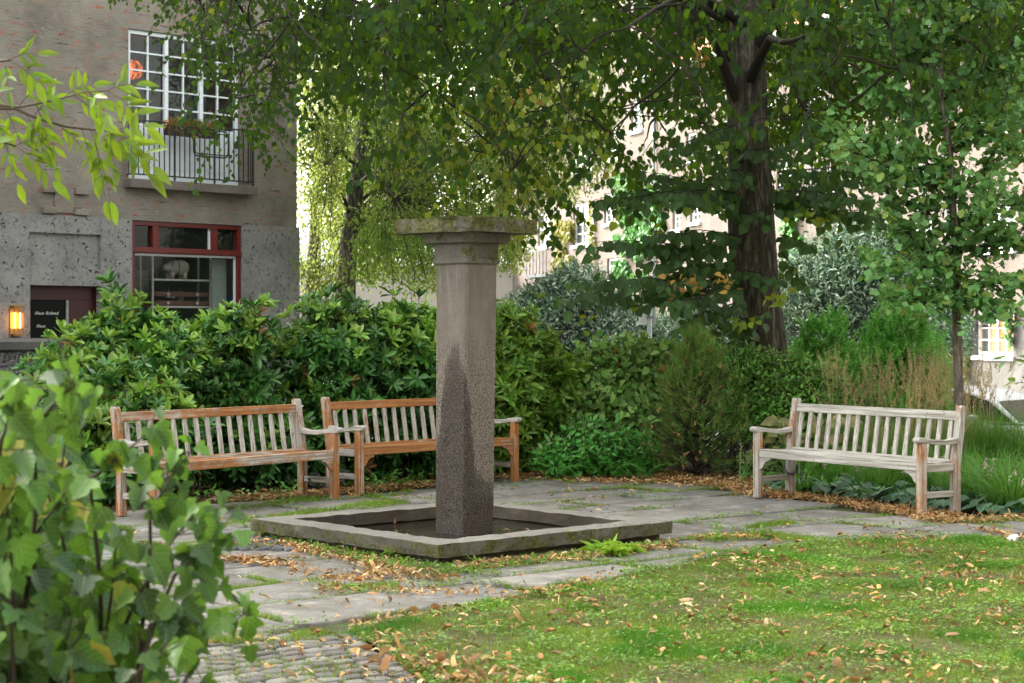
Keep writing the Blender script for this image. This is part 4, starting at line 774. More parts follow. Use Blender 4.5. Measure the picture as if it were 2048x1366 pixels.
for py, ex, ey, ed in limbs:
    a = W(1492, py, d0); b = W(ex, ey, ed); up = a.lerp(b, .35) + Vector((0, 0, .35)); c1 = curve(a, up, 4, .03); c2 = curve(up, b, 8, .06)[1:]
    LT.limb(c1 + c2, .075 if ey > -300 else .08, .010, 6)
yellow_mix = lambda p: (lambda: (1 if random.random() < p else 0))
ybot = [(350, -60), (390, 20), (430, 110), (460, 220), (520, 215), (600, 150), (700, 200), (820, 285), (900, 335), (1000, 360), (1080, 350), (1150, 270), (1210, 270), (1290, 290), (1360, 320), (1450, 340), (1560, 250), (1680, 240), (1760, 180), (1850, 190), (1960, 170), (2100, 190), (2400, 200)]
def yb_(px): return np.interp(px, [p[0] for p in ybot], [p[1] for p in ybot])
gaps = [(870, 105, 60, 42), (935, 160, 45, 30), (1290, 130, 50, 60), (1290, 235, 60, 45), (780, 330, 50, 30), (640, 230, 34, 60), (1240, 330, 40, 50), (1130, 300, 40, 40), (745, 160, 26, 26), (1590, 330, 60, 30), (1375, 265, 35, 40)]
cnt = 0; tries = 0; n0 = len(LT.nodes)
while cnt < 1550 and tries < 20000:
    tries += 1
    X = random.uniform(-4.6, 7.6); Y = random.uniform(17.0, 25.5); Z = random.uniform(2.6, 6.2); px = CX + F * X / Y; py = HY - F * (Z - H) / Y
    if not (330 < px < 2300) or py > yb_(px) or py < -150: continue
    if any(((px - g[0]) / g[2]) ** 2 + ((py - g[1]) / g[3]) ** 2 < 1 for g in gaps): continue
    if 1415 < px < 1575 and Y < 21.9 and random.random() < .96: continue
    den = .5 if px < 1100 else (.7 if px < 1450 else 1.0)
    if 1100 < px < 1450 and py > 90: den = .5
    if px < 620: den = .65 if px > 480 else (.45 if py < 60 else .2)
    if 640 < px < 1000 and py > 90: den = .20
    if py < 70: den = 1.0
    if random.random() > den: continue
    P = Vector((X, Y, Z)); nd, r_ = LT.near(P); dv = P - nd; L = dv.length
    if L > 3.2: continue
    out = dv.normalized() if L > .05 else rv().normalized(); out = (out + Vector((random.gauss(0, .5), random.gauss(0, .5), -.25))).normalized()
    if L > .3: 
        c = curve(nd, P, 5, .07, 0); LT.wood.tube(c, [min(r_ * .6, .022), .016, .013, .011, .009, .008], 4, cap=False); LT.nodes += [(c[3], .012), (P, .009)]
    e = P + out * random.uniform(.5, .95) + Vector((0, 0, -.2)); yl = px > 820 and px < 1180 and py > 120
    LT.spray(P, e, .32, .085, .085, .084 if px > 620 else .062, .9, .6, yellow_mix(.38 if yl else .02), .55, .005, hang=.85); cnt += 1  # yellower leaves near the centre put backlight into the colour
print("linden sprays", cnt, len(LT.lb.p))
low = [ # explicit low shoots: start, end, width
 ((1470, 385, 20.8), (1200, 395, 19.4), .40), ((1460, 372, 20.9), (1290, 345, 20.2), .4), ((1465, 400, 20.7), (1340, 385, 19.3), .42), ((1440, 352, 21.2), (1190, 400, 20.2), .35),
 ((1470, 478, 20.7), (1172, 486, 19.2), .34), ((1470, 470, 20.7), (1300, 462, 19.6), .38), ((1460, 490, 20.6), (1330, 500, 19.8), .34),
 ((1475, 560, 20.7), (1120, 596, 19.0), .38), ((1470, 540, 20.8), (1150, 560, 19.6), .46), ((1470, 555, 20.6), (1215, 545, 19.0), .44), ((1470, 575, 20.5), (1330, 600, 18.8), .42), ((1480, 600, 20.5), (1370, 640, 19.3), .38), ((1470, 530, 20.7), (1290, 520, 19.8), .4), ((1475, 620, 20.6), (1400, 690, 19.9), .3),
 ((1550, 395, 20.9), (1790, 425, 19.9), .40), ((1550, 385, 20.8), (1740, 395, 19.4), .42), ((1555, 375, 21), (1700, 360, 20.2), .4), ((1550, 400, 20.7), (1850, 470, 20.2), .28), ((1555, 345, 21), (1800, 340, 20.4), .42),
 ((1560, 470, 20.8), (1625, 492, 20.2), .16), ((1560, 500, 20.8), (1610, 560, 20.6), .10), ((1480, 430, 20.7), (1545, 420, 20.2), .25), ((1490, 345, 20.7), (1440, 330, 20), .3), ((1490, 540, 20.7), (1560, 560, 20.3), .24), ((1480, 640, 20.7), (1530, 625, 20.2), .2), ((1470, 250, 20.7), (1330, 300, 20), .4), ((1470, 300, 20.8), (1560, 290, 20.2), .3), ((1500, 640, 20.6), (1455, 690, 20.3), .2)]
for a, b, w_ in low:
    A = W(*a); B = W(*b); LT.spray(A, B, w_, .055, .085, .112, .95, .7, (lambda: 1 if random.random() < .012 else 3), .30, .009, hang=.9, vs=.11)
def clump(T, c, r, n, size, mi, ratio=.9):
    for _ in range(n): p = Vector(c) + Vector((random.gauss(0, r[0]), random.gauss(0, r[1]), random.gauss(0, r[2]))); T.lb.add(p, rv() + Vector((0, 0, -.4)), Vector((0, 0, 1)) + rv(.5), size * random.uniform(.7, 1.2), size * ratio * random.uniform(.7, 1.1), mi)
for px, py, n in ((1380, 580, 9), (1340, 590, 7), (1455, 560, 12), (1060, 195, 14), (1400, 115, 10), (1350, 556, 8)): clump(LT, W(px, py, 19.4), (.09, .1, .05), n, .08, 2)
for px, py, n in ((1475, 640, 12), (1290, 610, 8), (1180, 640, 6), (1630, 440, 16), (1560, 600, 10)): clump(LT, W(px, py, 19.6), (.09, .1, .06), n, .09, 1)
for _ in range(7500):     # crown above the picture, leaves added to darken what hangs below
    X = random.uniform(-6, 9.5); Y = random.uniform(15.5, 27); Z = random.uniform(6.0, 11.5); q = ((X - 1.8) / 7) ** 2 + ((Y - 20.8) / 5.0) ** 2 + ((Z - 5) / 7) ** 2
    if q > 1: continue
    z = random.uniform(.16, .26); LT.lb.add((X, Y, Z), rv() + Vector((0, 0, -.3)), Vector((0, 0, 1)) + rv(.5), z, z * .9, 0)
for _ in range(3800):     # upper crown behind the trunk, leaves added to block sky light
    X = random.uniform(1.2, 10); Y = random.uniform(21, 26); Z = random.uniform(4.9, 11); q = ((X - 5.6) / 4.6) ** 2 + ((Y - 23.3) / 2.4) ** 2 + ((Z - 8) / 3.2) ** 2
    if q > 1: continue
    z = random.uniform(.12, .2); LT.lb.add((X, Y, Z), rv() + Vector((0, 0, -.3)), Vector((0, 0, 1)) + rv(.5), z, z * .9, 0)
lin = empty("linden_tree", W(1530, 652, d0), 0, "large linden with thick furrowed trunk and wide dark crown hanging over the fountain", "tree"); lin.location.z = 0
def attach(o, p): o.parent = p; o.matrix_parent_inverse = Matrix.Translation(-p.location); return o
M_LIN = leafmat("linden_leaf", [(.005, .020, .007), (.009, .034, .010), (.024, .065, .016), (.018, .052, .018)], (.26, .46, .02), .34, .6, .12, .6, gain=.9)  # crown shade put into the colour; low boughs get a lighter copy
M_LIN2 = leafmat("linden_yellow_backlit_leaf", [(.10, .18, .015), (.18, .22, .02), (.07, .14, .015)], (.5, .45, .03), .4)  # autumn accents, and the backlit glow painted at the crown centre
M_LIN3 = leafmat("linden_orange_leaf", [(.42, .22, .05), (.50, .30, .08), (.34, .15, .04)], (.5, .3, .08), .3)
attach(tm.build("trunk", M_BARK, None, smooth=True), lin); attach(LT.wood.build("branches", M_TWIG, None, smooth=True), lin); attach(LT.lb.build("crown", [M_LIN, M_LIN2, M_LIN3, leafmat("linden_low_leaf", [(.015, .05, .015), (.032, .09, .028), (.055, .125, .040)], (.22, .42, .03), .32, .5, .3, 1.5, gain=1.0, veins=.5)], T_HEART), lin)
# ---- birch-like drooping tree behind the pillar
BT = Tree(); bd = 33.0
pth = [W(690, 720, bd), W(692, 560, bd), W(697, 480, bd), W(705, 430, bd), W(712, 370, bd), W(722, 300, bd), W(735, 200, bd), W(745, 80, bd), W(760, -60, bd)]
bt = MB(); bt.tube(pth, [.22, .175, .155, .15, .145, .12, .09, .06, .03], 14); BT.nodes += [(p, .1) for p in pth[3:]]
for a, b in (((718, 340), (650, 330)), ((722, 300), (640, 200)), ((716, 350), (820, 290)), ((728, 250), (860, 180)), ((735, 200), (640, 110)), ((740, 150), (900, 90)), ((722, 300), (960, 250)), ((730, 230), (1050, 240)), ((735, 200), (1120, 260)), ((712, 372), (790, 395)), ((745, 100), (1000, 100)), ((700, 440), (668, 380)), ((700, 430), (850, 350))):
    A = W(*a, bd); B = W(*b, bd + random.uniform(-2.5, 3)); BT.limb(curve(A, A.lerp(B, .5) + V3(0, 0, .3), 3, .03) + curve(A.lerp(B, .5) + V3(0, 0, .3), B, 5, .05)[1:], .045, .012, 5)
bot = [(596, 560), (650, 590), (700, 560), (760, 580), (860, 600), (960, 560), (1040, 540), (1060, 470), (1100, 420), (1160, 400), (1200, 380), (1230, 300)]
c_ = 0; tries = 0
while c_ < 950 and tries < 8000:
    tries += 1; px = random.uniform(618, 1225); yb2 = np.interp(px, [p[0] for p in bot], [p[1] for p in bot]); py = random.uniform(40, yb2); dd = bd + random.uniform(-2.6, 3.4)
    if (py < 230 and random.random() < .5) or (px > 1040 and random.random() < .55): continue
    if ((px - 735) / 35) ** 2 + ((py - 430) / 45) ** 2 < 1 and random.random() < .5: continue
    if ((px - 640) / 40) ** 2 + ((py - 530) / 45) ** 2 < 1: continue
    if abs(px - np.interp(py, [200, 300, 370, 430, 560], [735, 722, 712, 705, 692])) < 24 and py > 200 and dd < bd + .3: dd = bd + random.uniform(.4, 3)
    P = W(px, py, dd); nd, r_ = min(BT.nodes, key=lambda q: (q[0] - P).length)
    top = P + V3(random.gauss(0, .15), random.gauss(0, .15), random.uniform(.3, .9)); L = (P - top).length
    if (nd - top).length < 3: BT.wood.tube(curve(nd, top, 3, .08) + [P], .006, 3, cap=False)
    yl = 1 if (px < 680 or random.random() < .3 or px > 980) else 0
    for k in range(105):
        t = random.random(); p = top.lerp(P, t) + V3(random.gauss(0, .13), random.gauss(0, .13), random.gauss(0, .08)); z = random.uniform(.045, .075)
        BT.lb.add(p, V3(random.gauss(0, .5), random.gauss(0, .5), -.8), V3(random.gauss(0, 1), -.6 + random.gauss(0, .6), random.gauss(0, .6)), z, z * .85, 1 if (yl and random.random() < .7) else 0)
    c_ += 1
for _ in range(250):  # leaves hugging the trunk
    t = random.uniform(0, 7.9); k = int(t); p = pth[k].lerp(pth[k + 1], t - k); q = rv(.24); BT.lb.add(p + q, rv() + V3(0, 0, -.6), rv(), .05, .045, 0)
bi = empty("drooping_tree", W(690, 652, bd), 0, "small yellow green tree with dark leaning trunk and drooping twigs, left behind the stone pillar", "tree"); bi.location.z = -.8
M_BI = leafmat("birch_leaf", [(.04, .09, .012), (.08, .15, .02), (.13, .20, .03)], (.32, .44, .07), .42, .5, .3, .5); M_BIY = leafmat("birch_yellow_leaf", [(.11, .16, .02), (.20, .22, .035), (.06, .11, .015)], (.42, .46, .10), .40, .5, .3, .5)
attach(bt.build("trunk", M_BARK, None, smooth=True), bi); attach(BT.wood.build("branches", M_TWIG), bi); attach(BT.lb.build("crown", [M_BI, M_BIY], T_SMALL), bi)
# a second, farther drooping tree filling the gap beside the house
wt = MB(); wd = LB(); tw = MB(); fd = 43.0; wp = [W(622, 740, fd), W(626, 560, fd), W(634, 400, fd), W(640, 250, fd), W(650, 110, fd)]; wt.tube(wp, [.2, .17, .13, .09, .04], 10)
for _ in range(300):
    px = random.uniform(530, 860); py = random.uniform(130, 585) if px < 700 else random.uniform(250, 560); P = W(px, py, fd + random.uniform(-3, 3.5)); top = P + V3(random.gauss(0, .2), random.gauss(0, .2), random.uniform(.6, 1.5)); nd = min(wp[1:], key=lambda q: (q - top).length)
    if random.random() < .5: tw.tube(curve(nd, top, 3, .08) + [P], .009, 3, cap=False)
    for k in range(80):
        p = top.lerp(P, random.random()) + V3(random.gauss(0, .2), random.gauss(0, .2), random.gauss(0, .1)); z = random.uniform(.06, .10); wd.add(p, V3(random.gauss(0, .5), random.gauss(0, .5), -.8), V3(random.gauss(0, 1), -.6 + random.gauss(0, .6), random.gauss(0, .6)), z, z * .7, 0 if random.random() < .5 else 1)
wi = empty("drooping_tree", W(622, 652, fd), 0, "farther yellow green drooping tree just beside the corner of the brown house", "tree"); wi.location.z = -.8
attach(wt.build("trunk", M_BARK, None, smooth=True), wi); attach(tw.build("branches", M_TWIG), wi); attach(wd.build("crown", [M_BI, M_BIY], T_SMALL), wi)
# ---- young ginkgo tree behind the grey bench
GT = Tree(); gd = 18.0
pth = [W(1917, 1000, gd), W(1917, 780, gd), W(1914, 640, gd), W(1913, 520, gd), W(1906, 420, gd), W(1900, 300, gd), W(1880, 180, gd), W(1885, 60, gd), W(1880, -60, gd), W(1884, -200, gd)]
gt = MB(); gt.tube(pth, [.065, .048, .044, .040, .036, .03, .024, .02, .015, .008], 12); GT.nodes += [(p, .03) for p in pth[3:]]
gl = [((1913, 515), (1985, 390), 17.6), ((1913, 500), (2040, 470), 17.8), ((1912, 560), (2040, 560), 17.6), ((1913, 530), (1800, 450), 17.6), ((1910, 470), (1770, 380), 17.8), ((1905, 400), (2010, 300), 18.2), ((1900, 330), (1700, 270), 17.7), ((1898, 300), (2030, 240), 17.6), ((1890, 240), (1760, 170), 18), ((1885, 200), (1990, 120), 17.8), ((1885, 130), (1750, 40), 18.2), ((1884, 100), (1980, 10), 17.7), ((1884, 40), (1800, -60), 18), ((1912, 580), (1790, 600), 17.5), ((1910, 450), (2060, 400), 18.5), ((1903, 360), (1740, 330), 18.4), ((1890, 260), (2060, 180), 18.4), ((1914, 590), (1980, 620), 17.5), ((1913, 520), (1740, 520), 17.4), ((1904, 380), (1690, 300), 17.3), ((1904, 360), (1650, 262), 17.6)]
for a, b, dd in gl:
    A = W(*a, gd); B = W(*b, dd); c = curve(A, B, 6, .06); GT.limb(c, .016, .004, 5)
    for i in range(1, 7):
        for k in range(8):
            st = c[i].lerp(c[i - 1], random.random()); e = st + (B - A).normalized() * random.uniform(.05, .25) + V3(random.gauss(0, .16), random.gauss(0, .16), random.gauss(.02, .13))
            GT.wood.tube([st, e], [.004, .002], 3, cap=False)
            for j in range(random.randint(5, 8)):
                z = random.uniform(.06, .092); GT.lb.add(st.lerp(e, random.uniform(.3, 1)) + rv(.022), rv(.7) + V3(0, 0, -.15), V3(0, -.35, .8) + rv(.55), z, z * 1.15, 0 if random.random() < .9 else 1)
gi = empty("young_ginkgo", W(1917, 652, gd), 0, "slender young tree with fan shaped leaves rising behind the grey bench", "tree"); gi.location.z = 0
M_GI = leafmat("ginkgo_leaf", [(.09, .22, .07), (.13, .28, .09), (.19, .34, .12), (.10, .23, .09)], (.26, .48, .08), .32, .5, .4, 1.0); M_GIY = leafmat("ginkgo_pale_leaf", [(.20, .30, .08), (.25, .32, .08)], (.5, .6, .1), .35)
attach(gt.build("trunk", M_BARK2, None, smooth=True), gi); attach(GT.wood.build("branches", M_TWIG), gi); attach(GT.lb.build("crown", [M_GI, M_GIY], T_FAN), gi)
# ---- generic bush from ellipsoids
def E(px, top, bot, hw, d, dep=None):
    c = W(px, (top + bot) / 2, d); rx_ = hw / F * d; return (c, (rx_, dep or rx_ * .7, (bot - top) / 2 / F * d))
def shell(els, n, inner=.25, zmin=0.0, front=.75):
    out = []; wts = [e[1][0] * e[1][2] for e in els]
    while len(out) < n:
        c, r = random.choices(els, wts)[0]; d = rv().normalized()
        if d.y > .25 and random.random() < front: d.y = -d.y
        k = random.uniform(.3, .9) if random.random() < inner else random.uniform(.86, 1.06)
        p = c + V3(d.x * r[0], d.y * r[1], d.z * r[2]) * k
        if p.z < zmin: continue
        if k > .8 and any(sum(((p[i] - c2[i]) / r2[i]) ** 2 for i in range(3)) < .62 for c2, r2 in els if c2 is not c): continue
        nn = V3(d.x / r[0], d.y / r[1], d.z / r[2]).normalized(); out.append((p, nn, k))
    return out
def stems(mb, els, n, z0=0.0, r=.012):
    for _ in range(n):
        c, rr_ = random.choice(els); b = V3(c.x + random.uniform(-.3, .3) * rr_[0], c.y + random.uniform(-.3, .3) * rr_[1], z0); e = c + V3(random.uniform(-.7, .7) * rr_[0], random.uniform(-.8, .5) * rr_[1], random.uniform(0, .8) * rr_[2])
        mb.tube(curve(b, e, 5, .08), [r, r * .85, r * .7, r * .55, r * .4, r * .25], 5, cap=False)
def rhodo(name, label, els, n, mats, newg=.5, size=.14, gaps_=()):
    lb = LB(); mb = MB(); stems(mb, els, 26); zt_ = max(c.z + r[2] for c, r in els)
    for p, nn, k in shell(els, n, .28, .04):
        if any(((p.x - g[0].x) / g[1]) ** 2 + ((p.z - g[0].z) / g[2]) ** 2 < 1 for g in gaps_): continue
        p = p + rv(.05) + nn * random.choice([0, 0, 0, .06, .14]); ax = (nn * .75 + V3(0, -.12, .62) + rv(.3)).normalized(); a = ax.orthogonal().normalized(); b = ax.cross(a); m_ = random.randint(6, 10); ph = random.random() * 6; op = random.uniform(.75, 1.35)
        hi = nn.z > .1 and k > .85; mi = 1 if (hi and random.random() < newg) else 0
        if random.random() < .006: mi = 2
        sz = size * random.uniform(.55, 1.15); mb.tube([p - ax * .12 + rv(.01), p], [.004, .003], 3, cap=False)
        for j in range(m_):
            q = ph + 2.4 * j; el = op * (1 - .45 * j / m_) * random.uniform(.8, 1.2); dr = (a * math.cos(q) + b * math.sin(q)) * math.sin(el) + ax * math.cos(el); l_ = sz * random.uniform(.6, 1.2); lb.add(p + dr * .008, dr + V3(0, 0, -.10) + rv(.06), ax + rv(.12), l_, l_ * random.uniform(.34, .44), mi)
    r_ = empty(name, (els[0][0].x, els[0][0].y, 0), 0, label, "shrub", "rhododendrons behind the two orange benches"); attach(mb.build("stems", M_TWIG), r_); attach(lb.build("foliage", mats, T_ELL), r_); return r_
M_RH = leafmat("rhododendron_leaf", [(.014, .055, .012), (.022, .085, .018), (.035, .12, .02), (.055, .15, .028)], (.15, .38, .03), .12, .30, .6, 1.2, gain=1.65, veins=.35); M_RHN = leafmat("rhododendron_new_leaf", [(.07, .19, .025), (.13, .28, .035), (.21, .36, .05), (.30, .38, .12)], (.40, .55, .06), .28, .28, .6, 1.5, gain=1.4, veins=.3)
M_BRN = leafmat("withered_leaf", [(.28, .12, .04), (.35, .18, .07)], (.3, .15, .04), .15); M_RHY = leafmat("rhododendron_yellow_leaf", [(.06, .14, .02), (.11, .19, .03), (.045, .12, .02), (.15, .21, .035)], (.35, .42, .04), .3, .4, .45, 1.5, gain=1.8)
rA = [E(240, 595, 760, 34, 18.0), E(175, 680, 900, 105, 17.8), E(315, 660, 900, 120, 18.1), E(470, 650, 850, 90, 18.3), E(492, 620, 720, 36, 18.2), E(410, 680, 970, 120, 18.4), E(240, 745, 990, 150, 17.4), E(90, 770, 980, 70, 17.2), E(530, 820, 980, 80, 18.3), E(110, 800, 1030, 150, 16.8)]
rB = [E(680, 605, 860, 90, 19.0), E(800, 620, 900, 80, 19.3), E(610, 655, 780, 55, 18.9), E(640, 760, 985, 90, 19.0), E(760, 760, 975, 100, 19.6), E(850, 640, 960, 70, 19.8)]
rC = [E(1025, 625, 800, 48, 20.0), E(1080, 690, 860, 48, 20.2), E(1000, 720, 950, 50, 19.8), E(1045, 800, 950, 45, 20.1), E(960, 640, 940, 60, 20.3)]
gA = [(W(535, 730, 18.0), .14, .20), (W(548, 800, 18), .16, .14), (W(150, 760, 17.6), .14, .12)]
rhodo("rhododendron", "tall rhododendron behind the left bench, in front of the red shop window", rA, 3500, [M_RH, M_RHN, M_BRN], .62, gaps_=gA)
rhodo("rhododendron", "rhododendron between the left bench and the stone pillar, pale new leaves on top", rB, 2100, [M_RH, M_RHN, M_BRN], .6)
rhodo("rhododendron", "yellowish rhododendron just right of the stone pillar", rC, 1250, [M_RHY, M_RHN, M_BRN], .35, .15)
def bush(name, label, els, n, per, size, ratio, tmpl, mats, spread=.09, droop=.3, up=.6, cat="shrub", group=None, z0=0.0, inner=.3, newp=.3, extra=None, st=14, flat=.5, zmin=.03):
    lb = LB(); mb = MB(); stems(mb, els, st, z0)
    for p, nn, k in shell(els, n, inner, zmin):
        ax = (nn + V3(0, -.05, up) + rv(.35)).normalized(); e = p + ax * spread * 2; mb.tube([p - ax * spread, e], [.004, .002], 3, cap=False)
        for j in range(per):
            q = p.lerp(e, random.uniform(-.4, 1)) + rv(spread * .35); mi = 1 if (len(mats) > 1 and k > .85 and nn.z > -.1 and random.random() < newp) else 0
            if len(mats) > 2 and random.random() < .012: mi = 2
            z = size * random.uniform(.6, 1.2); lb.add(q, ax * .5 + rv(.6) + V3(0, 0, -droop), V3(nn.x * .6, nn.y * .6 - .2, .8) + rv(flat), z, z * ratio * random.uniform(.8, 1.1), mi)
    r_ = empty(name, (els[0][0].x, els[0][0].y, z0), 0, label, cat, group); attach(mb.build("stems", M_TWIG), r_); attach(lb.build("foliage", mats, tmpl), r_)
    if extra: extra(r_)
    return r_
M_HZ = leafmat("hazel_leaf", [(.04, .12, .025), (.10, .23, .055), (.17, .29, .09), (.15, .24, .08)], (.22, .38, .05), .25, .6, .35, 1.4, vein=18, gain=1.75); M_HZ2 = leafmat("hazel_pale_leaf", [(.11, .19, .06), (.15, .24, .08)], (.35, .5, .08), .3)
bush("hazel_shrub", "dense round leaved shrub in front of the road sign, left of the bristly pine", [E(1190, 705, 900, 75, 20.5), E(1280, 690, 890, 85, 20.7), E(1230, 790, 950, 95, 20.3), E(1340, 700, 900, 55, 21)], 1500, 6, .095, .82, T_HEART, [M_HZ, M_HZ2, M_BRN], .08, .45)
M_NT = leafmat("nettle_leaf", [(.05, .19, .035), (.07, .24, .05), (.11, .28, .06)], (.2, .5, .05), .28)
bush("nettle_clump", "bright green pointed leaves growing low in front of the hazel shrub", [E(1190, 850, 955, 85, 19.4), E(1110, 890, 960, 40, 19.2), E(1265, 870, 960, 45, 19.5)], 420, 5, .085, .55, T_OVATE, [M_NT, M_HZ2], .05, .3, cat="plant")
# ferns in the nettles
lb = LB()
for _ in range(26):
    px = random.uniform(1090, 1330); b = G(px, random.uniform(950, 962)); an = random.uniform(0, 6.28); hd = V3(math.cos(an), math.sin(an) - .3, 0); L = random.uniform(.25, .42)
    for i in range(22):
        t = i / 21; p = b + hd * L * t + V3(0, 0, L * 1.2 * (t - .75 * t * t) + .05); s_ = hd.cross(V3(0, 0, 1))
        for sg in (-1, 1): lb.add(p, s_ * sg + hd * .4, V3(0, 0, 1), .085 * (1 - t) + .01, .016, 0)
tag(lb.build("fern", [M_NT], T_OVATE), "low fern fronds at the edge of the leaf litter before the hazel shrub", "fern")
M_YG = leafmat("dogwood_leaf", [(.06, .18, .035), (.12, .28, .055), (.22, .38, .09)], (.3, .5, .06), .3, gain=1.6)
bush("dogwood_shrub", "light green leafy shrub at the foot of the large linden trunk", [E(1480, 700, 860, 75, 20.0), E(1560, 720, 880, 80, 19.9), E(1620, 740, 860, 60, 19.8), E(1420, 690, 800, 50, 20.6)], 1300, 6, .065, .6, T_OVATE, [M_YG, M_HZ2], .07, .2)
M_HG = leafmat("dark_hedge_leaf", [(.03, .11, .02), (.08, .20, .04), (.15, .28, .07)], (.15, .35, .04), .22, gain=1.6)
bush("hedge", "dark clipped green hedge along the street behind the shrubs", [E(1350, 745, 930, 160, 23.0, .5), E(1600, 770, 930, 160, 23.0, .5), E(1800, 790, 930, 130, 22.8, .5)], 2400, 6, .075, .55, T_SMALL, [M_HG, M_YG], .07, .2, cat="hedge")
# pine: needle tufts
def pine():
    lb = LB(); mb = MB(); base = W(1392, 952, 19.2); base.z = 0; top = W(1400, 690, 19.2); mb.tube(curve(base, top, 6, .02), [.03, .027, .022, .018, .013, .008, .004], 6); tufts = []
    for _ in range(300):
        t = random.random() ** .8; z = base.z + (top.z - base.z) * t; R_m = (.60 * min(1, (1 - t) / .7) ** .75 + .07) * random.uniform(.55, 1.18); an = random.uniform(0, 6.28); rr_ = R_m * random.uniform(.45, 1); e = V3(base.x + math.cos(an) * rr_, base.y + math.sin(an) * rr_ * .8, z + .1); s0 = V3(base.x, base.y, max(.05, z - .15)); mb.tube(curve(s0, e, 3, .06), [.010, .008, .006, .004], 4, cap=False)
        tufts.append((e, (e - s0).normalized()))
        if random.random() < .7: tufts.append((s0.lerp(e, .6) + rv(.04), (e - s0).normalized()))
    for p, ax in tufts:
        ax = (ax * .6 + V3(0, 0, .7) + rv(.2)).normalized(); ln = random.uniform(.08, .16)
        for j in range(42):
            t = random.random(); q = p + ax * ln * t; dr = ax * random.uniform(.35, 1.1) + rv(.5); lb.add(q, dr, rv(), random.uniform(.06, .10), .0062, 1 if random.random() < .24 else 0)
    cn = MB()
    for p, ax in random.sample(tufts, 90): cn.tube([p, p + V3(random.gauss(0, .012), 0, .02), p + V3(random.gauss(0, .02), 0, random.uniform(.03, .06))], [.010, .013, .004], 5)
    r_ = empty("mountain_pine", base, 0, "dark bristly dwarf pine with tan buds left of the grey bench", "shrub")
    attach(mb.build("stems", M_TWIG), r_); attach(lb.build("foliage", [leafmat("pine_needle", [(.04, .11, .02), (.08, .17, .03), (.15, .24, .055)], (.1, .25, .04), .15, gain=1.6), leafmat("pine_brown", [(.20, .10, .05), (.12, .06, .03)], tw=.1)], T_NEEDLE), r_); attach(cn.build("buds", plain("pine_bud", (.36, .20, .10), .8)), r_)
pine()
M_TH = leafmat("thuja_leaf", [(.07, .25, .05), (.14, .36, .07), (.24, .46, .11)], (.18, .45, .06), .25, .6, .3, 2.0, gain=1.4)
def thuja(label, px, top, hw, d, n):
    els = [E(px, top, top + 130, hw * .45, d), E(px - hw * .3, top + 60, top + 230, hw * .6, d), E(px + hw * .3, top + 70, top + 240, hw * .65, d), E(px, top + 110, top + 300, hw * .95, d)]
    lb = LB(); mb = MB(); stems(mb, els, 16)
    for p, nn, k in shell(els, n, .25, .03):
        ax = (nn * .8 + V3(0, 0, .75) + rv(.3)).normalized(); sd_ = ax.cross(rv()).normalized(); p = p + nn * abs(random.gauss(0, .05)); L = random.uniform(.10, .26)
        for i in range(9):
            t = i / 8
            for sg in (-1, 1): lb.add(p + ax * L * t, ax * .9 + sd_ * sg * .9 + rv(.12), rv() + V3(0, -1, 0), L * .42 * (1.1 - t), .028, 0)
    r_ = empty("thuja", (els[0][0].x, d, 0), 0, label, "shrub", "feathery thujas behind the benches"); attach(mb.build("stems", M_TWIG), r_); attach(lb.build("foliage", [M_TH], T_OVATE), r_)
thuja("feathery light green thuja just right of the large linden trunk", 1650, 640, 88, 21.4, 1000); thuja("feathery green thuja further right, next to the young ginkgo trunk", 1800, 615, 92, 21.8, 1100)
M_GG = leafmat("grey_green_leaf", [(.02, .07, .04), (.10, .20, .13), (.34, .44, .33), (.62, .68, .58)], (.12, .28, .12), .15, .36, .6, .7, gain=1.35)
bush("silver_shrub", "huge rounded grey green shrub behind the thujas, right of the large linden", [E(1690, 470, 760, 120, 30, 1.0), E(1780, 480, 760, 110, 30.3, 1.0), E(1620, 520, 780, 85, 29.6, .9), E(1850, 560, 760, 70, 30, .9), E(1730, 455, 620, 90, 30, .8)], 7500, 7, .10, .42, T_SMALL, [M_GG], .10, .25, z0=-.8, zmin=-.8)
bush("silver_shrub", "rounded grey green shrub behind the hazel, just right of the stone pillar's top", [E(1130, 560, 760, 90, 32, 1.0), E(1060, 590, 740, 50, 32, .8), E(1220, 600, 760, 80, 31.5, .9), E(1160, 540, 660, 55, 32, .8), E(1400, 620, 760, 100, 31.5, .8)], 6000, 7, .10, .42, T_SMALL, [M_GG], .10, .25, z0=-.8, zmin=-.8)
# ivy on the far houses
M_IV = leafmat("ivy_leaf", [(.04, .13, .045), (.07, .19, .06), (.10, .24, .08)], (.2, .45, .08), .2); M_IVY = leafmat("ivy_yellow", [(.16, .19, .035), (.22, .20, .04), (.20, .11, .04), (.10, .17, .03)], (.4, .4, .05), .25)
def ivy(label, pxa, pxb, pya, pyb, n, mat, dens=.0, y=-.12, size=.26):
    lb = LB(); nrm = V3(R_.u.y, -R_.u.x, 0)
    while len(lb.p) < n:
        px, py = random.uniform(pxa, pxb), random.uniform(pya, pyb)
        if noise.noise(V3(px * .03, py * .022, pxa * .1)) < dens - .35 * (1 - abs(2 * (px - pxa) / (pxb - pxa) - 1)): continue
        x = R_.x(px); z = R_.z(px, py); p = R_.o + R_.u * x; p = V3(p.x, p.y, z) + nrm * random.uniform(.02, .28); s_ = size * random.uniform(.6, 1.2)
        lb.add(p, V3(0, 0, -1) + rv(.5), nrm + rv(.4), s_, s_ * .8, 0)
    tag(lb.build("ivy", [mat], T_OVATE), label, "ivy", "ivy on the far houses")
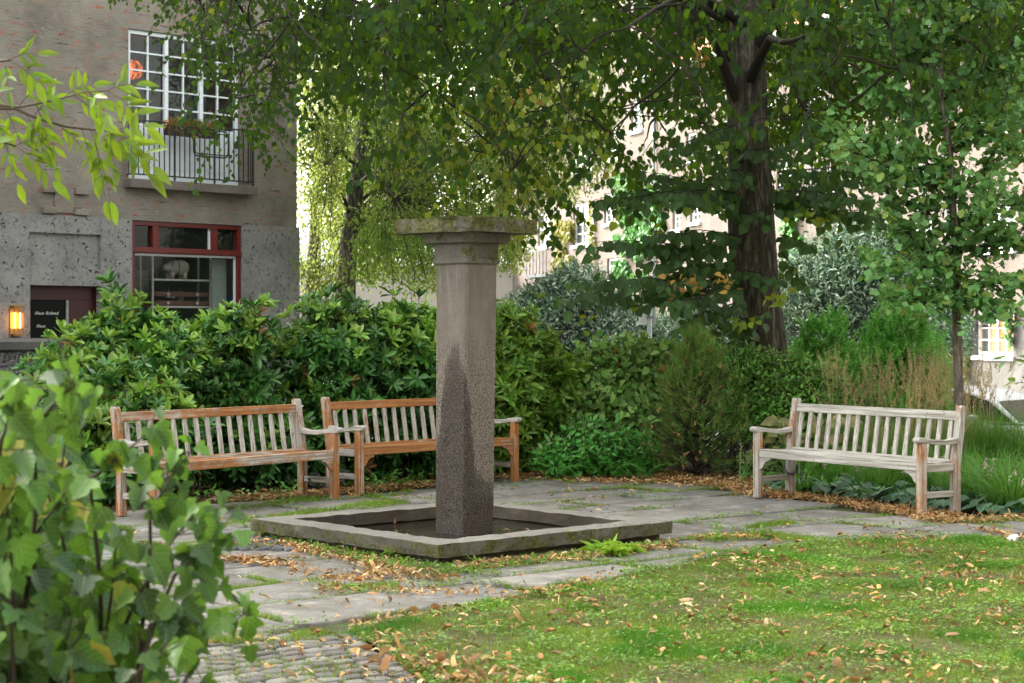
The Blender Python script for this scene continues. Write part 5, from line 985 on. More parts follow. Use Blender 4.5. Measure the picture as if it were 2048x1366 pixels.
ivy("yellowing ivy column beside the small grey balcony of the corner house", 1112, 1150, 440, 545, 1500, M_IVY, -.1, size=.22); ivy("broad green ivy patch left of the large linden trunk on the far house", 1235, 1335, 345, 560, 3600, M_IV, .02); ivy("thin ivy stems climbing under the wide white window of the corner house", 1184, 1193, 400, 530, 260, M_IVY, -.3, size=.18)
ivy("ivy strand left of the lit ground floor window at the right edge", 1930, 1946, 625, 760, 500, M_IV, -.05, size=.15); ivy("ivy strand hanging along the right jamb of the lit ground floor window", 2022, 2034, 600, 690, 260, M_IV, -.1, size=.14); ivy("dark ivy column on the far house behind the young ginkgo trunk", 1862, 1898, 560, 760, 1500, leafmat("ivy_dark", [(.02, .06, .025), (.035, .09, .035)]), -.2, size=.17)
ivy("green ivy around the middle windows right of the large linden trunk", 1575, 1612, 430, 520, 700, M_IV, .0, size=.2)
# ---- grasses
M_GRB = leafmat("reed_blade", [(.06, .14, .03), (.10, .20, .045), (.16, .24, .06)], (.35, .5, .08), .3, .5, .4); M_GRS = leafmat("reed_plume", [(.42, .30, .16), (.56, .43, .27), (.34, .23, .12)], (.5, .35, .2), .25)
M_GRG = leafmat("sedge_blade", [(.05, .16, .025), (.08, .22, .035), (.12, .26, .05)], (.3, .55, .06), .3)
def bladefan(mbv, base, d, L, w_, n=5, droop=.5):
    pass
def grass_clump(name, label, spots, nb, hgt, plume, mats, spread=.12, wdt=.006, group=None, lean=.35, cat="ornamental grass"):
    V = []; Fq = []; mi = []
    def strip(p, d, L, w_, dr, m_, seg=5):
        side = d.cross(V3(0, 0, 1)); 
        if side.length < .05: side = V3(1, 0, 0)
        side = (side.normalized() + rv(.3)).normalized(); b = len(V)
        for i in range(seg + 1):
            t = i / seg; q = p + V3(0, 0, 1) * L * (t - dr * .45 * t * t * t) + d * L * (dr * t * t * .9); ww = w_ * (1 - t * .92) * (1 if i else .7); V.append(q - side * ww); V.append(q + side * ww)
        for i in range(seg): Fq.append((b + 2 * i, b + 2 * i + 1, b + 2 * i + 3, b + 2 * i + 2)); mi.append(m_)
        return q
    for (bx_, by_, bz_) in spots:
        for _ in range(nb):
            an = random.uniform(0, 6.28); d = V3(math.cos(an), math.sin(an), 0); r0 = random.random() ** .5 * spread; p = V3(bx_, by_, bz_) + d * r0; strip(p, d, hgt * random.uniform(.5, 1.0), wdt, random.uniform(.15, .8) * lean * 2.2, 0)
        for _ in range(plume):
            an = random.uniform(0, 6.28); d = V3(math.cos(an), math.sin(an), 0); p = V3(bx_, by_, bz_) + d * random.random() * spread * .8; L = hgt * random.uniform(1.1, 1.75); dr = random.uniform(.02, .22); e = strip(p, d, L, .0022, dr, 1, 6)
            b0 = p + V3(0, 0, 1) * L * .76 + d * L * dr * .5
            for j in range(30):
                t = random.random(); q = b0.lerp(e, t) + rv(.004); ax = (e - b0).normalized() + rv(.35); ww = .0036; s_ = ax.cross(rv()).normalized() * ww; b = len(V); V.append(q - s_); V.append(q + s_); V.append(q + s_ * .3 + ax.normalized() * .030 * (1.15 - t)); V.append(q - s_ * .3 + ax.normalized() * .030 * (1.15 - t)); Fq.append((b, b + 1, b + 2, b + 3)); mi.append(1)
    o = npmesh(name, np.array([tuple(v) for v in V]), [np.array(Fq)], mats, [np.array(mi)]); return tag(o, label, cat, group)
GRP = "reed grass clumps behind the grey bench"
for i, (px, d, lab) in enumerate([(1690, 19.4, "reed grass clump at the left end of the row behind the grey bench"), (1765, 18.9, "second reed grass clump from the left behind the grey bench, sparse tan plumes"), (1830, 19.3, "dense tan plumed reed grass clump behind the middle of the grey bench"), (1885, 18.6, "tan plumed reed grass clump just left of the young ginkgo trunk"), (1950, 18.9, "reed grass clump right of the young ginkgo trunk, in front of the white car")]):
    c = W(px, 652, d); sp = [(c.x + random.gauss(0, .13), c.y + random.gauss(0, .18), -.03) for _ in range(4)]
    grass_clump("reed_grass", lab, sp, 150, .88, [17, 20, 26, 24, 14][i], [M_GRB, M_GRS], .13, .0045, GRP, .3)
c = W(2010, 652, 16.2); grass_clump("sedge_clump", "lush arching green sedge at the right edge beside the grey bench", [(c.x + dx, c.y + dy, -.03) for dx, dy in ((0, 0), (.25, .2), (-.22, .35), (.1, .6), (.35, -.25), (-.05, -.35), (-.30, 1.6), (-.05, 1.9), (.25, 1.7), (.5, .3), (-.15, .9), (.3, 1.0))], 210, .66, 0, [M_GRG, M_GRS], .20, .0085, None, .75)
c = W(1995, 652, 18.6); grass_clump("tall_grass", "tall fine green grass hiding the lower half of the white car", [(c.x + random.uniform(-.3, .5), c.y + random.uniform(-.4, .4), -.03) for _ in range(10)], 120, 1.0, 1, [M_GRG, M_GRS], .14, .005, None, .35)
c = W(1720, 652, 17.9); grass_clump("low_grass", "fresh low green grass seen through the slats of the grey bench", [(c.x + random.uniform(-.7, 1.1), c.y + random.uniform(-.4, .9), -.03) for _ in range(22)], 80, .58, 1, [M_GRG, M_GRS], .16, .006, None, .6)
# ---- hostas and flowers under the grey bench
M_HO = leafmat("hosta_leaf", [(.045, .10, .065), (.065, .13, .085), (.09, .16, .11)], (.12, .26, .10), .14, .4, .5, 3, veins=.6); M_HF = leafmat("hosta_flower", [(.62, .52, .52), (.5, .38, .40), (.40, .28, .22)], (.6, .5, .5), .3)
b3m = Matrix.Translation(b3.location) @ Matrix.Rotation(b3.rotation_euler.z, 4, 'Z')
spots = [(-.35, .75), (-.2, 1.1), (.1, .72), (.35, .85), (.62, .70), (.9, .82), (1.15, .72), (1.4, .80), (1.65, .70), (1.9, .85), (2.15, .72), (2.4, .9), (.5, 1.15), (1.1, 1.1), (1.7, 1.15), (-.6, .95)]
labs = ["grey green hosta left of the grey bench's front legs", "grey green hosta left of the grey bench, further back than its neighbour"]
for i, (x, y) in enumerate(spots):
    c = b3m @ V3(x, y, 0); lb = LB(); st = MB()
    for k in range(22):
        an = random.uniform(0, 6.28); el = random.uniform(.15, .9); d = V3(math.cos(an) * math.cos(el), math.sin(an) * math.cos(el), math.sin(el)); q = c + d * random.uniform(.10, .20); st.tube([c, q], .004, 3, cap=False); z = random.uniform(.12, .19); lb.add(q, V3(d.x, d.y, -.35 + .3 * d.z), V3(-d.x * .3, -d.y * .3, 1) + rv(.15), z, z * .72, 0)
    if i % 2 == 0 or i > 9:
        for k in range(2):
            e = c + V3(random.gauss(0, .08), random.gauss(0, .08), random.uniform(.30, .48)); st.tube([c, c.lerp(e, .5), e], .0028, 3, cap=False)
            for j in range(12): t = random.uniform(.7, 1.05); lb.add(c.lerp(e, t), V3(random.gauss(0, 1), random.gauss(0, 1), -.9), rv(), .038, .012, 1)
    h = empty("hosta", c, 0, labs[0] if i in (0,) else labs[1] if i == 1 else "grey green hosta growing in the row under and behind the grey bench", "hosta", "hostas under the grey bench"); attach(st.build("stalks", M_HG), h); attach(lb.build("leaves", [M_HO, M_HF], T_HEART), h)
# copper big leaved plant
lb = LB(); st = MB(); M_CP = leafmat("copper_leaf", [(.19, .11, .085), (.14, .15, .05), (.22, .18, .11), (.12, .17, .05), (.10, .15, .05)], (.3, .25, .1), .2, .45, .4, 6, vein=9)
for _ in range(95):
    p = W(random.uniform(1540, 1720), random.uniform(835, 925), random.uniform(18.5, 19.3)); b = V3(p.x * .3 + W(1610, 900, 18.9).x * .7, 18.9, 0); st.tube([b, p], .006, 4, cap=False); z = random.uniform(.12, .21); lb.add(p, V3(random.gauss(0, 1), -.5 + random.gauss(0, .5), -.2), V3(0, -.5, .8) + rv(.3), z, z * .85, 0)
r_ = empty("rodgersia", (W(1610, 900, 18.9).x, 18.9, 0), 0, "large copper and green leaved plant behind the left end of the grey bench", "plant"); attach(st.build("stalks", M_HG), r_); attach(lb.build("leaves", [M_CP], T_HEART), r_)
# spiky cream flowers by the bench
lb = LB(); st = MB(); b = G(1480, 968)
for _ in range(9):
    e = b + V3(random.gauss(.05, .14), random.gauss(0, .1), random.uniform(.22, .42)); st.tube([b, e], .003, 3, cap=False)
    for j in range(22): lb.add(b.lerp(e, random.uniform(.6, 1.05)) + rv(.02), rv() + V3(0, 0, .8), rv(), .03, .008, 0)
r_ = empty("seed_heads", b, 0, "pale feathery seed heads between the pine and the grey bench", "plant"); attach(st.build("stalks", M_HG), r_); attach(lb.build("heads", [leafmat("cream_seed", [(.5, .48, .33), (.35, .36, .2)])], T_SMALL), r_)
# ---------------------------------------------------------------- foreground shrub (left) and branches
M_CU = leafmat("currant_leaf", [(.010, .045, .012), (.022, .08, .020), (.05, .14, .03), (.13, .25, .05)], (.26, .50, .04), .26, .40, .4, 5, veins=.8); M_CUY = leafmat("currant_yellow_leaf", [(.30, .32, .04), (.22, .26, .04), (.40, .28, .10)], (.6, .55, .06), .35); M_CUR = leafmat("currant_brown_leaf", [(.22, .09, .05), (.28, .14, .07)], (.4, .2, .1), .2)
M_CST = plain("currant_stem", (.05, .04, .025), .7)
lb = LB(); st = MB()
def inoutline(px, py): return py > np.interp(px, [-300, 0, 110, 150, 200, 250, 310, 370, 430], [700, 752, 790, 900, 980, 1040, 1130, 1260, 1400])
for k in range(210):
    d = random.uniform(4.8, 6.8); px0 = random.uniform(-250, 330); b = W(px0, 1366, d); b.z = 0; b.x -= .15
    for _ in range(30):
        pxe, pye = random.uniform(-150, 350), random.uniform(760, 1366)
        if inoutline(pxe, pye) and abs(pxe - px0) < 320: break
    e = W(pxe, pye, d + random.uniform(-.4, .5)); 
    if e.z < .35: continue
    c = curve(b, e, 8, .05); st.tube(c, [.009 - .0008 * i for i in range(9)], 5, cap=False)
    for i in range(2, 9):
        for j in range(random.randint(3, 4)):
            p = c[i].lerp(c[i - 1], random.random()); q = p + V3(random.gauss(0, .045), random.gauss(0, .045), random.uniform(0, .05))
            pxp = CX + F * q.x / q.y; pyp = HY - F * (q.z - H) / q.y
            if not inoutline(pxp, pyp - 25): continue
            st.tube([p, q], [.002, .0015], 3, cap=False); z = random.uniform(.05, .09); u = random.random()
            lb.add(q, V3(random.gauss(.15, .6), random.gauss(-.3, .5), -.55), V3(random.gauss(0, .4), -.75 + random.gauss(0, .3), .65), z, z * random.uniform(.75, .95), 2 if u < .0005 else 1 if u < .035 else 0)
shoots = [((200, 1366, 5.0), (300, 1150, 4.9), (410, 1010, 5.1)), ((60, 1366, 5), (60, 860, 4.6), (150, 770, 4.5)), ((200, 1366, 5), (180, 960, 4.8), (300, 860, 4.8)), ((280, 1366, 5), (300, 1020, 4.9), (380, 905, 5.0)), ((270, 1366, 4.8), (350, 1150, 4.9), (440, 1065, 5.0)), ((300, 1500, 4.8), (400, 1290, 5.1), (500, 1215, 5.3)), ((-60, 1366, 4.5), (0, 900, 4.4), (30, 760, 4.4)), ((250, 1500, 4.8), (300, 1250, 4.9), (420, 1180, 5.0))]
for a, b, c_ in shoots:
    A, B, C_ = W(*a), W(*b), W(*c_); c = curve(A, B, 6, .03) + curve(B, C_, 6, .03)[1:]; st.tube(c, [.008 - .0005 * i for i in range(13)], 5, cap=False)
    for i in range(5, 13):
        for j in range(2 if i < 11 else 3): 
            p = c[i]; q = p + V3(random.gauss(0, .04), random.gauss(0, .03), random.gauss(.01, .025)); st.tube([p, q], [.002, .0015], 3, cap=False); z = random.uniform(.045, .08) * (1 if i < 11 else .8); u = random.random(); lb.add(q, V3(random.gauss(.1, .6), random.gauss(-.3, .4), -.6), V3(random.gauss(0, .4), -.8, .6), z, z * .88, 2 if u < .0005 else 1 if u < .035 else 0)
cu = empty("currant_bush", (-1.2, 5, 0), 0, "blurred lobed leaf bush filling the lower left corner, closest to the viewer", "shrub"); attach(st.build("stems", M_CST, smooth=True), cu); attach(lb.build("foliage", [M_CU, M_CUY, M_CUR], T_LOBE, smooth=True), cu)
# upper left branch with feathered leaves
M_AS = leafmat("ash_leaf", [(.05, .14, .012), (.10, .20, .015), (.16, .25, .02), (.03, .09, .015)], (.45, .60, .03), .38, .42, .4, 5); lb = LB(); st = MB(); d = 8.4
tb = W(-520, 652, 8.8); st.tube([V3(tb.x, tb.y, 0), V3(tb.x + .02, tb.y, 1.2), V3(tb.x - .02, tb.y, 2.6), V3(tb.x, tb.y, 3.6)], [.06, .05, .035, .015], 8)
mains = [[(-530, 322, 8.8), (-210, 227, 8.6), (-10, 210, d), (40, 214, d), (110, 200, d - .1), (175, 182, d - .2), (215, 182, d - .3)], [(-70, 214, d), (30, 217, d), (75, 237, d), (135, 254, d), (195, 260, d + .1), (232, 264, d + .1)], [(-310, 372, 8.7), (-110, 322, 8.5), (0, 282, 8.4), (30, 292, 8.4)], [(-310, 172, 8.6), (-90, 132, 8.4), (0, 122, 8.4), (20, 120, 8.3)]]
leaves_ = [(0, 3, 85, 175, -1), (0, 4, 160, 150, 1)]
def comp(p, dr, L, n, sz):
    dr = dr.normalized(); c = [p + dr * L * t + V3(0, 0, -.35 * L * t * t) for t in (0, .25, .5, .75, 1)]; st.tube(c, [.0022, .002, .0016, .0013, .001], 4, cap=False); sd_ = dr.cross(V3(0, -1, .3)).normalized()
    for i in range(n):
        t = .3 + .62 * i / n; k = min(3, int(t * 4)); q = c[k].lerp(c[k + 1], t * 4 - k)
        for sg in (-1, 1): z = sz * random.uniform(.8, 1.1); lb.add(q, dr * .55 + sd_ * sg * .6 + V3(0, 0, -.35) + rv(.16), V3(0, -.8, .5) + rv(.3), z, z * .34, 0)
    lb.add(c[-1], dr + V3(0, 0, -.5), V3(0, -.8, .5) + rv(.2), sz * 1.1, sz * .42, 0)
for mi_, mm in enumerate(mains):
    pts_ = [W(*q) for q in mm]; st.tube(pts_, [.011, .008, .0065, .0055, .0045, .0035, .0025][:len(pts_)], 6)
    for i in range(2 if mi_ != 1 else 1, len(pts_)):
        for rep in range([2, 2, 1, 1][mi_]):
            b = pts_[i].lerp(pts_[i - 1], random.random()); an = random.uniform(-1, 1); dr = V3(random.uniform(.2, .8), random.gauss(0, .35), random.choice([-1.0, -.6, .35, .45, -.2]) ); comp(b, dr, random.uniform(.13, .22), random.choice([2, 2, 3]), random.uniform(.07, .10))
    comp(pts_[-1], V3(.7, -.1, -.35), .2, 3, .115); comp(pts_[-1], V3(.5, -.1, .3), .15, 2, .10)
comp(W(180, 255, d), V3(.35, 0, -.9), .26, 3, .11); comp(W(215, 262, d), V3(.8, 0, -.5), .22, 2, .125); comp(W(190, 285, d), V3(.25, 0, -1), .2, 2, .09)
at = empty("young_ash", (tb.x, tb.y, 0), 0, "bright yellow green branch with feathered leaves reaching in from the upper left", "tree"); attach(st.build("branches", plain("ash_twig", (.10, .08, .05), .7), smooth=True), at); attach(lb.build("foliage", [M_AS], T_LANCE), at)
# twig at the right edge
lb = LB(); st = MB(); d = 9.0; tb = W(2260, 652, 9.2); st.tube([V3(tb.x, tb.y, 0), V3(tb.x, tb.y, 1.6), V3(tb.x - .05, tb.y, 2.2)], [.03, .022, .008], 7)
for a, b in (((2260, 690), (2020, 640)), ((2260, 760), (2010, 715)), ((2260, 800), (2030, 765)), ((2260, 600), (2050, 600))):
    A, B = W(*a, 9.2), W(*b, d); c = curve(A, B, 6, .05); st.tube(c, [.006, .005, .004, .0035, .003, .002, .0015], 5, cap=False)
    for i in range(1, 7):
        for j in range(3): z = random.uniform(.05, .075); lb.add(c[i] + rv(.012), V3(-.5, random.gauss(0, .5), random.gauss(-.1, .5)), V3(0, -.3, .9) + rv(.35), z, z * .6, 0)
at = empty("alder_sapling", (tb.x, tb.y, 0), 0, "dark green leafy twigs poking in at the right edge above the white car", "tree"); attach(st.build("branches", M_TWIG), at); attach(lb.build("foliage", [leafmat("alder_leaf", [(.03, .09, .03), (.05, .13, .04), (.08, .18, .05)])], T_OVATE), at)
# ---------------------------------------------------------------- grass, weeds, fallen leaves
def scatter(poly, n):
    xs = [p[0] for p in poly]; ys = [p[1] for p in poly]; P = np.stack([rng.uniform(max(-6, min(xs)), min(7, max(xs)), n), rng.uniform(max(6.5, min(ys)), max(ys), n)], 1); P = P[inpoly(P, poly)]
    s = CX + F * P[:, 0] / P[:, 1]; return P[(s > -80) & (s < 2140)]
def nz(P, f, o=0.0): return np.array([noise.noise(Vector((x * f, y * f, o))) for x, y in P])
def dirs(n, up=1.0, s=.35): D = rng.normal(0, s, (n, 3)); D[:, 2] = up; return D
GRS = [G(*p) for p in [(690, 1270), (860, 1232), (1060, 1190), (1250, 1148), (1450, 1114), (1650, 1084), (1850, 1073), (2100, 1084), (2200, 1420), (880, 1400), (840, 1366), (770, 1310)]]
P = scatter(GRS, 300000); k = nz(P, 2.2); k2 = nz(P, .9, 5); keep = rng.random(len(P)) < np.clip(.38 + .9 * k + .4 * k2, .05, 1); P = P[keep]; k = k[keep]; n = len(P); print("lawn blades", n)
L = (.022 + .026 * rng.random(n)) * (1 + .9 * np.clip(k, 0, 1)); g = LB(); B3 = np.column_stack([P, np.full(n, .004)]); g.ext(B3, dirs(n, 1, .55), rng.normal(0, 1, (n, 3)), L, .0042, (rng.random(n) < .12).astype(int) + 2 * (k > .28))
g.mi = [min(2, x) for x in g.mi]
M_G1 = leafmat("lawn_blade", [(.085, .165, .018), (.13, .215, .025), (.19, .245, .04)], (.35, .55, .05), .3, .5, .3, 1.5); M_G2 = leafmat("lawn_dry_blade", [(.32, .29, .12), (.25, .24, .09)], (.4, .35, .1), .2); M_G3 = leafmat("lawn_lush_blade", [(.05, .15, .012), (.08, .20, .018)], (.2, .5, .04), .3)
tag(g.build("lawn_grass", [M_G1, M_G2, M_G3], T_BLADE), kind="stuff")
P = scatter(GRS, 60000); k = nz(P, 3.1, 9); P = P[rng.random(len(P)) < np.clip(.45 + 1.3 * k, .05, 1)]; n = len(P); g = LB(); D = rng.normal(0, 1, (n, 3)); D[:, 2] = np.abs(D[:, 2]) * .3
B3 = np.column_stack([P, rng.uniform(.02, .045, n)]); N_ = rng.normal(0, .3, (n, 3)); N_[:, 2] = 1; g.ext(B3, D, N_, rng.uniform(.012, .038, n), .018)
M_WD = leafmat("weed_leaf", [(.06, .15, .02), (.11, .20, .03), (.19, .27, .05), (.04, .10, .025)], (.3, .55, .05), .28); tag(g.build("lawn_clover", [M_WD], T_OVATE), kind="stuff")
# joints in the paving: weeds, tufts
def jointpts(n, wid, thr, f=1.1, o=0.0, reg=None):
    out = []; J = [j for j in JT]
    rr_ = rects; idx = rng.integers(0, len(rr_), n * 3)
    for i in idx:
        a0, a1, b0, b1 = rr_[i]
        if random.random() < .5: a, b = random.uniform(a0, a1), (b0 - .008 + random.gauss(0, wid))
        else: a, b = a0 - .008 + random.gauss(0, wid), random.uniform(b0, b1)
        q = loc2(a, b); ins = abs((q - BC).dot(UA)) < BH and abs((q - BC).dot(UB)) < BH
        if ins or noise.noise(Vector((q.x * f, q.y * f, o))) < thr: continue
        px = CX + F * q.x / q.y
        if -60 < px < 2120: out.append((q.x, q.y))
        if len(out) >= n: break
    return np.array(out)
P = jointpts(30000, .016, .05); n = len(P); g = LB(); g.ext(np.column_stack([P, np.full(n, -.01)]), dirs(n, 1, .6), rng.normal(0, 1, (n, 3)), rng.uniform(.018, .05, n), .004, (rng.random(n) < .1).astype(int)); tag(g.build("joint_grass", [M_G1, M_G2], T_BLADE), kind="stuff")
P = jointpts(5200, .03, .12, .9, 3); n = len(P); g = LB(); D = rng.normal(0, 1, (n, 3)); D[:, 2] = .3; N_ = rng.normal(0, .4, (n, 3)); N_[:, 2] = 1; g.ext(np.column_stack([P, rng.uniform(.0, .03, n)]), D, N_, rng.uniform(.015, .045, n), .018); tag(g.build("joint_weeds", [M_WD], T_OVATE), kind="stuff")
sr_ = SETTR; idx = rng.integers(0, len(sr_), 9000); ua = rng.random(9000); sd_ = rng.random(9000) < .5
a_ = np.where(sd_, sr_[idx, 0] + ua * (sr_[idx, 1] - sr_[idx, 0]), sr_[idx, 0] - .012); b_ = np.where(sd_, sr_[idx, 2] - .012, sr_[idx, 2] + ua * (sr_[idx, 3] - sr_[idx, 2]))
P = np.column_stack([BC.x + UA.x * a_ + UB.x * b_, BC.y + UA.y * a_ + UB.y * b_]); P = P[nz(P, 2.4, 8) > -.12]; n = len(P); g = LB(); g.ext(np.column_stack([P, np.full(n, -.02)]), dirs(n, 1, .5), rng.normal(0, 1, (n, 3)), rng.uniform(.02, .038, n), .0045, (rng.random(n) < .25).astype(int)); tag(g.build("cobble_moss", [M_G1, M_G2], T_BLADE), kind="stuff")
# grass along setts and on the strip beside the benches
def strip_pts(pxpts, wid, n):
    q = [G(*p) for p in pxpts]; out = []
    for _ in range(n): i = random.randrange(len(q) - 1); p = q[i].lerp(q[i + 1], random.random()); out.append((p.x + random.gauss(0, wid * .6), p.y + random.gauss(0, wid)))
    return np.array(out)
segs = [([(430, 1052), (600, 1028), (740, 1008), (860, 1000)], .09, 5200), ([(380, 1030), (560, 1005), (660, 996)], .10, 3000), ([(440, 1100), (620, 1090)], .08, 1800), ([(860, 1150), (760, 1120), (640, 1085), (520, 1068)], .12, 5200), ([(900, 1140), (1100, 1118), (1330, 1090)], .10, 3600), ([(1400, 1080), (1520, 1070), (1620, 1078)], .10, 3200), ([(1500, 1055), (1580, 1045)], .06, 1200), ([(640, 1180), (900, 1165)], .07, 1500), ([(700, 1262), (560, 1275), (420, 1285)], .07, 2200), ([(470, 1300), (560, 1366), (700, 1330)], .22, 700), ([(1900, 1045), (2048, 1040)], .08, 1500)]
g = LB()
for pp, wd, n in segs:
    P = strip_pts(pp, wd, n); kk = nz(P, 4, 2); P = P[kk > -.18]; n = len(P); g.ext(np.column_stack([P, np.full(n, -.005)]), dirs(n, 1, .6), rng.normal(0, 1, (n, 3)), rng.uniform(.02, .055, n), .0042, (rng.random(n) < .1).astype(int))
tag(g.build("grass_strip", [M_G1, M_G2], T_BLADE), kind="stuff")
g = LB()
for c, R0, n in [((600, 1085), 0, 0)] : pass
for (px, py), cnt_, sz in [((520, 1068), 1, .07), ((545, 1072), 1, .06), ((630, 1085), 1, .08), ((650, 1080), 1, .09), ((680, 1092), 1, .075), ((785, 1118), 1, .08), ((820, 1128), 1, .07), ((850, 1135), 1, .06), ((905, 1140), 1, .06), ((960, 1128), 1, .06), ((1010, 1124), 1, .05), ((1060, 1118), 1, .05), ((1110, 1112), 1, .05), ((700, 1105), 1, .06), ((590, 1074), 1, .06), ((1430, 1080), 1, .07), ((1440, 1062), 1, .06), ((1510, 1068), 1, .06), ((1530, 1075), 1, .07), ((1330, 1092), 1, .05), ((495, 1055), 1, .06), ((740, 1112), 1, .05), ((640, 975), 1, .08), ((700, 972), 1, .06), ((1250, 1098), 1, .05), ((960, 1150), 1, .04), ((475, 1040), 1, .05)]:
    b = G(px, py)
    for k in range(16): d = V3(random.gauss(0, 1), random.gauss(0, 1), 0).normalized(); g.add(b + V3(random.gauss(0, .035), random.gauss(0, .035), random.uniform(0, sz * .5)), d + V3(0, 0, random.uniform(.2, 1.1)), V3(-d.x * .5, -d.y * .5, 1), sz * random.uniform(.5, 1.1), sz * .42, 0)
for _ in range(1400): p = strip_pts([(520, 1075), (650, 1105), (780, 1135), (900, 1150), (1100, 1125), (1330, 1092)], .06, 1)[0]; z = random.uniform(.02, .045); g.add((p[0], p[1], random.uniform(.0, .04)), rv() + V3(0, 0, .3), V3(0, 0, 1) + rv(.4), z, z * .55, 0)
tag(g.build("basin_weeds", [M_WD], T_OVATE), kind="stuff")
g = LB()
for (px, py) in [(1195, 1108), (1225, 1112), (1250, 1106), (1210, 1102)]:
    b = G(px, py)
    for k in range(20): an = random.uniform(0, 6.28); d = V3(math.cos(an), math.sin(an), random.uniform(.2, 1.3)); z = random.uniform(.09, .17); g.add(b, d, V3(-d.x, -d.y, 1.2), z, z * .30, 0)
tag(g.build("dandelion_plant", [leafmat("dandelion_leaf", [(.16, .30, .03), (.22, .36, .04), (.12, .26, .04)], (.45, .6, .05), .3)], T_LOBE), "bright yellow green dandelion tuft against the right front side of the basin", "weed")
# fallen leaves
M_FL = leafmat("fallen_leaf", [(.36, .19, .08), (.46, .27, .12), (.24, .10, .04), (.56, .40, .26), (.42, .17, .05)], (.5, .3, .15), .12, .7, .25, 3); M_FL2 = leafmat("fallen_brown_leaf", [(.20, .09, .05), (.28, .13, .06), (.14, .07, .045)], tw=.1)
def litter(P, z0, lmin, lmax, tm_):
    n = len(P); D = rng.normal(0, 1, (n, 3)); D[:, 2] *= .25; N_ = rng.normal(0, .45, (n, 3)); N_[:, 2] = 1; return np.column_stack([P, np.full(n, z0) + rng.uniform(0, .014, n)]), D, N_, rng.uniform(lmin, lmax, n)
def addlit(gg, P, z0, lmin=.024, lmax=.06, wr=.27):
    B, D, N_, L = litter(P, z0, lmin, lmax, None); L = lmin * .7 + (lmax * 1.25 - lmin * .7) * rng.random(len(P)) ** 1.8; b = len(gg.p); gg.ext(B, D, N_, L, .02, (rng.random(len(P)) < .22).astype(int)); gg.w[b:] = (L * rng.uniform(wr * .6, wr * 1.5, len(P))).tolist()
g1, g2 = LB(), LB()
P = scatter(GRS, 16000); kk = nz(P, 1.6, 7); P = P[rng.random(len(P)) < np.clip(.20 + .9 * kk, .06, .8)]; h = len(P) // 2; addlit(g1, P[:h], .034, .026, .068); addlit(g2, P[h:], .034, .022, .055)
P = strip_pts([(760, 1285), (850, 1340), (960, 1366), (1100, 1380)], .20, 190); addlit(g1, P, .012, .04, .09); P = strip_pts([(760, 1285), (850, 1340), (960, 1366)], .16, 90); addlit(g2, P, .012, .03, .08)
P = scatter(PAVE, 20000); kk = nz(P, .9, 1); P = P[rng.random(len(P)) < np.clip(.09 + .6 * kk, .045, .5)]; P = P[~((np.abs((P[:, 0] - BC.x) * UA.x + (P[:, 1] - BC.y) * UA.y) < BH) & (np.abs((P[:, 0] - BC.x) * UB.x + (P[:, 1] - BC.y) * UB.y) < BH))]; h = len(P) // 2; addlit(g1, P[:h], .003); addlit(g2, P[h:], .003, .025, .06)
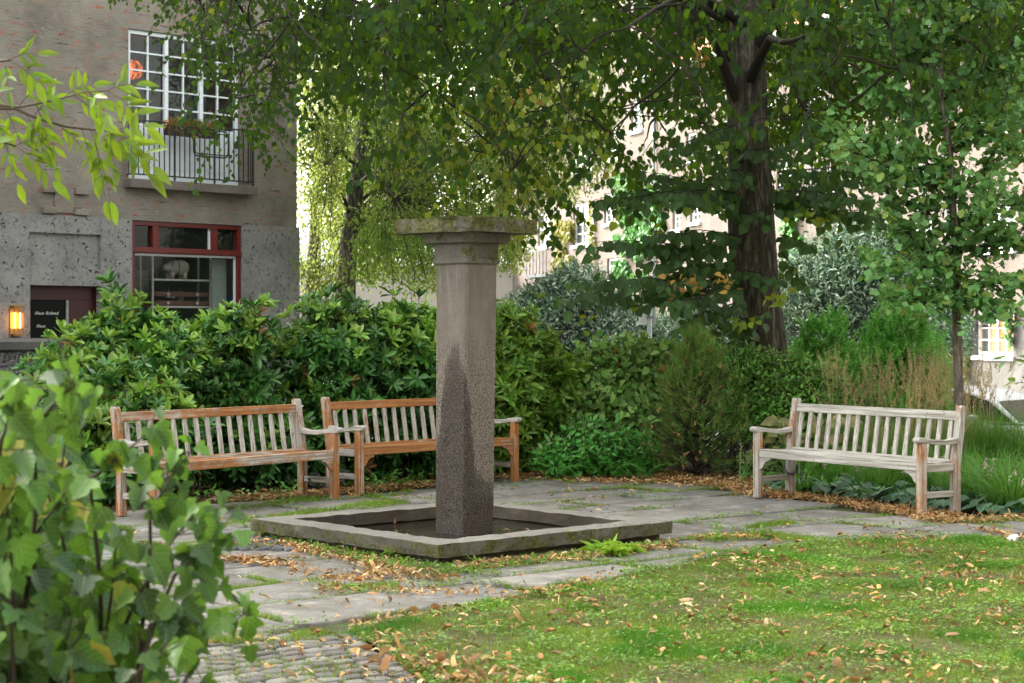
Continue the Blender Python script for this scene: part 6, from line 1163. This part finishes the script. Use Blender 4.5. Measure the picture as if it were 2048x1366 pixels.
for pp, wd, n in [([(440, 1000), (700, 985), (860, 968)], .16, 2600), ([(990, 952), (1150, 948), (1330, 950), (1500, 972)], .34, 6500), ([(1150, 962), (1420, 968), (1520, 985)], .16, 1500), ([(1500, 985), (1650, 1000), (1800, 1025), (1900, 1035)], .14, 5200), ([(1840, 1040), (1930, 1045), (2048, 1035)], .10, 900), ([(480, 1085), (620, 1095), (740, 1128), (850, 1150)], .12, 1300), ([(1350, 1090), (1200, 1112), (1000, 1130), (930, 1140)], .07, 1300), ([(560, 1130), (700, 1165), (760, 1150), (900, 1160)], .12, 500), ([(460, 1120), (560, 1130)], .08, 400), ([(560, 1090), (640, 1110)], .06, 300), ([(640, 1180), (1000, 1190)], .08, 260), ([(700, 1255), (900, 1225), (1200, 1165)], .05, 420), ([(1400, 1075), (1560, 1075)], .08, 160), ([(1960, 1060), (2060, 1080)], .10, 200), ([(420, 1290), (700, 1300), (800, 1360)], .25, 160)]:
    P = strip_pts(pp, wd, n); P = P[~((np.abs((P[:, 0] - BC.x) * UA.x + (P[:, 1] - BC.y) * UA.y) < BH) & (np.abs((P[:, 0] - BC.x) * UB.x + (P[:, 1] - BC.y) * UB.y) < BH))]; h = len(P) * 2 // 3; addlit(g1, P[:h], .006, .024, .062, .27); addlit(g2, P[h:], .006, .024, .05)
P = np.array([(BC.x + UA.x * a + UB.x * b, BC.y + UA.y * a + UB.y * b) for a, b in zip(rng.uniform(-.85, .85, 110), rng.uniform(-.85, .85, 110))]); kk = nz(P, 3, 4); addlit(g1, P[kk > 0], .044, .03, .06)
tag(g1.build("fallen_leaves", [M_FL, M_FL2], T_STRIP), kind="stuff"); tag(g2.build("leaf_litter", [M_FL, M_FL2], T_CURL), kind="stuff")
P = np.array([(rng.uniform(-6, 5), rng.uniform(15.2, 22)) for _ in range(9000)]); P = P[~inpoly(P, PAVE)]; g = LB(); addlit(g, P, -.03, .03, .08); tag(g.build("bed_litter", [M_FL2, M_FL], T_CURL), kind="stuff")
# ground cover in the beds
P = np.array([(rng.uniform(-6, 5), rng.uniform(16.6, 22)) for _ in range(16000)]); P = P[~inpoly(P, PAVE)]; kk = nz(P, 1.3, 6); P = P[kk > 0]; n = len(P); g = LB(); D = rng.normal(0, 1, (n, 3)); D[:, 2] = .5; N_ = rng.normal(0, .4, (n, 3)); N_[:, 2] = 1; g.ext(np.column_stack([P, rng.uniform(-.02, .10, n)]), D, N_, rng.uniform(.04, .08, n), .035); tag(g.build("ground_cover", [M_HG], T_OVATE), kind="stuff")
mb = MB(); b = G(2022, 1083); 
for i in range(7): mb.tube([b + V3(random.gauss(0, .03), random.gauss(0, .02), .01), b + V3(random.gauss(0, .03), random.gauss(0, .02), .045)], [.022, .014], 5)
tag(mb.build("paper_scrap", plain("white_paper", (.8, .8, .8), .8)), "small crumpled white paper on the grass edge at the right", "litter")
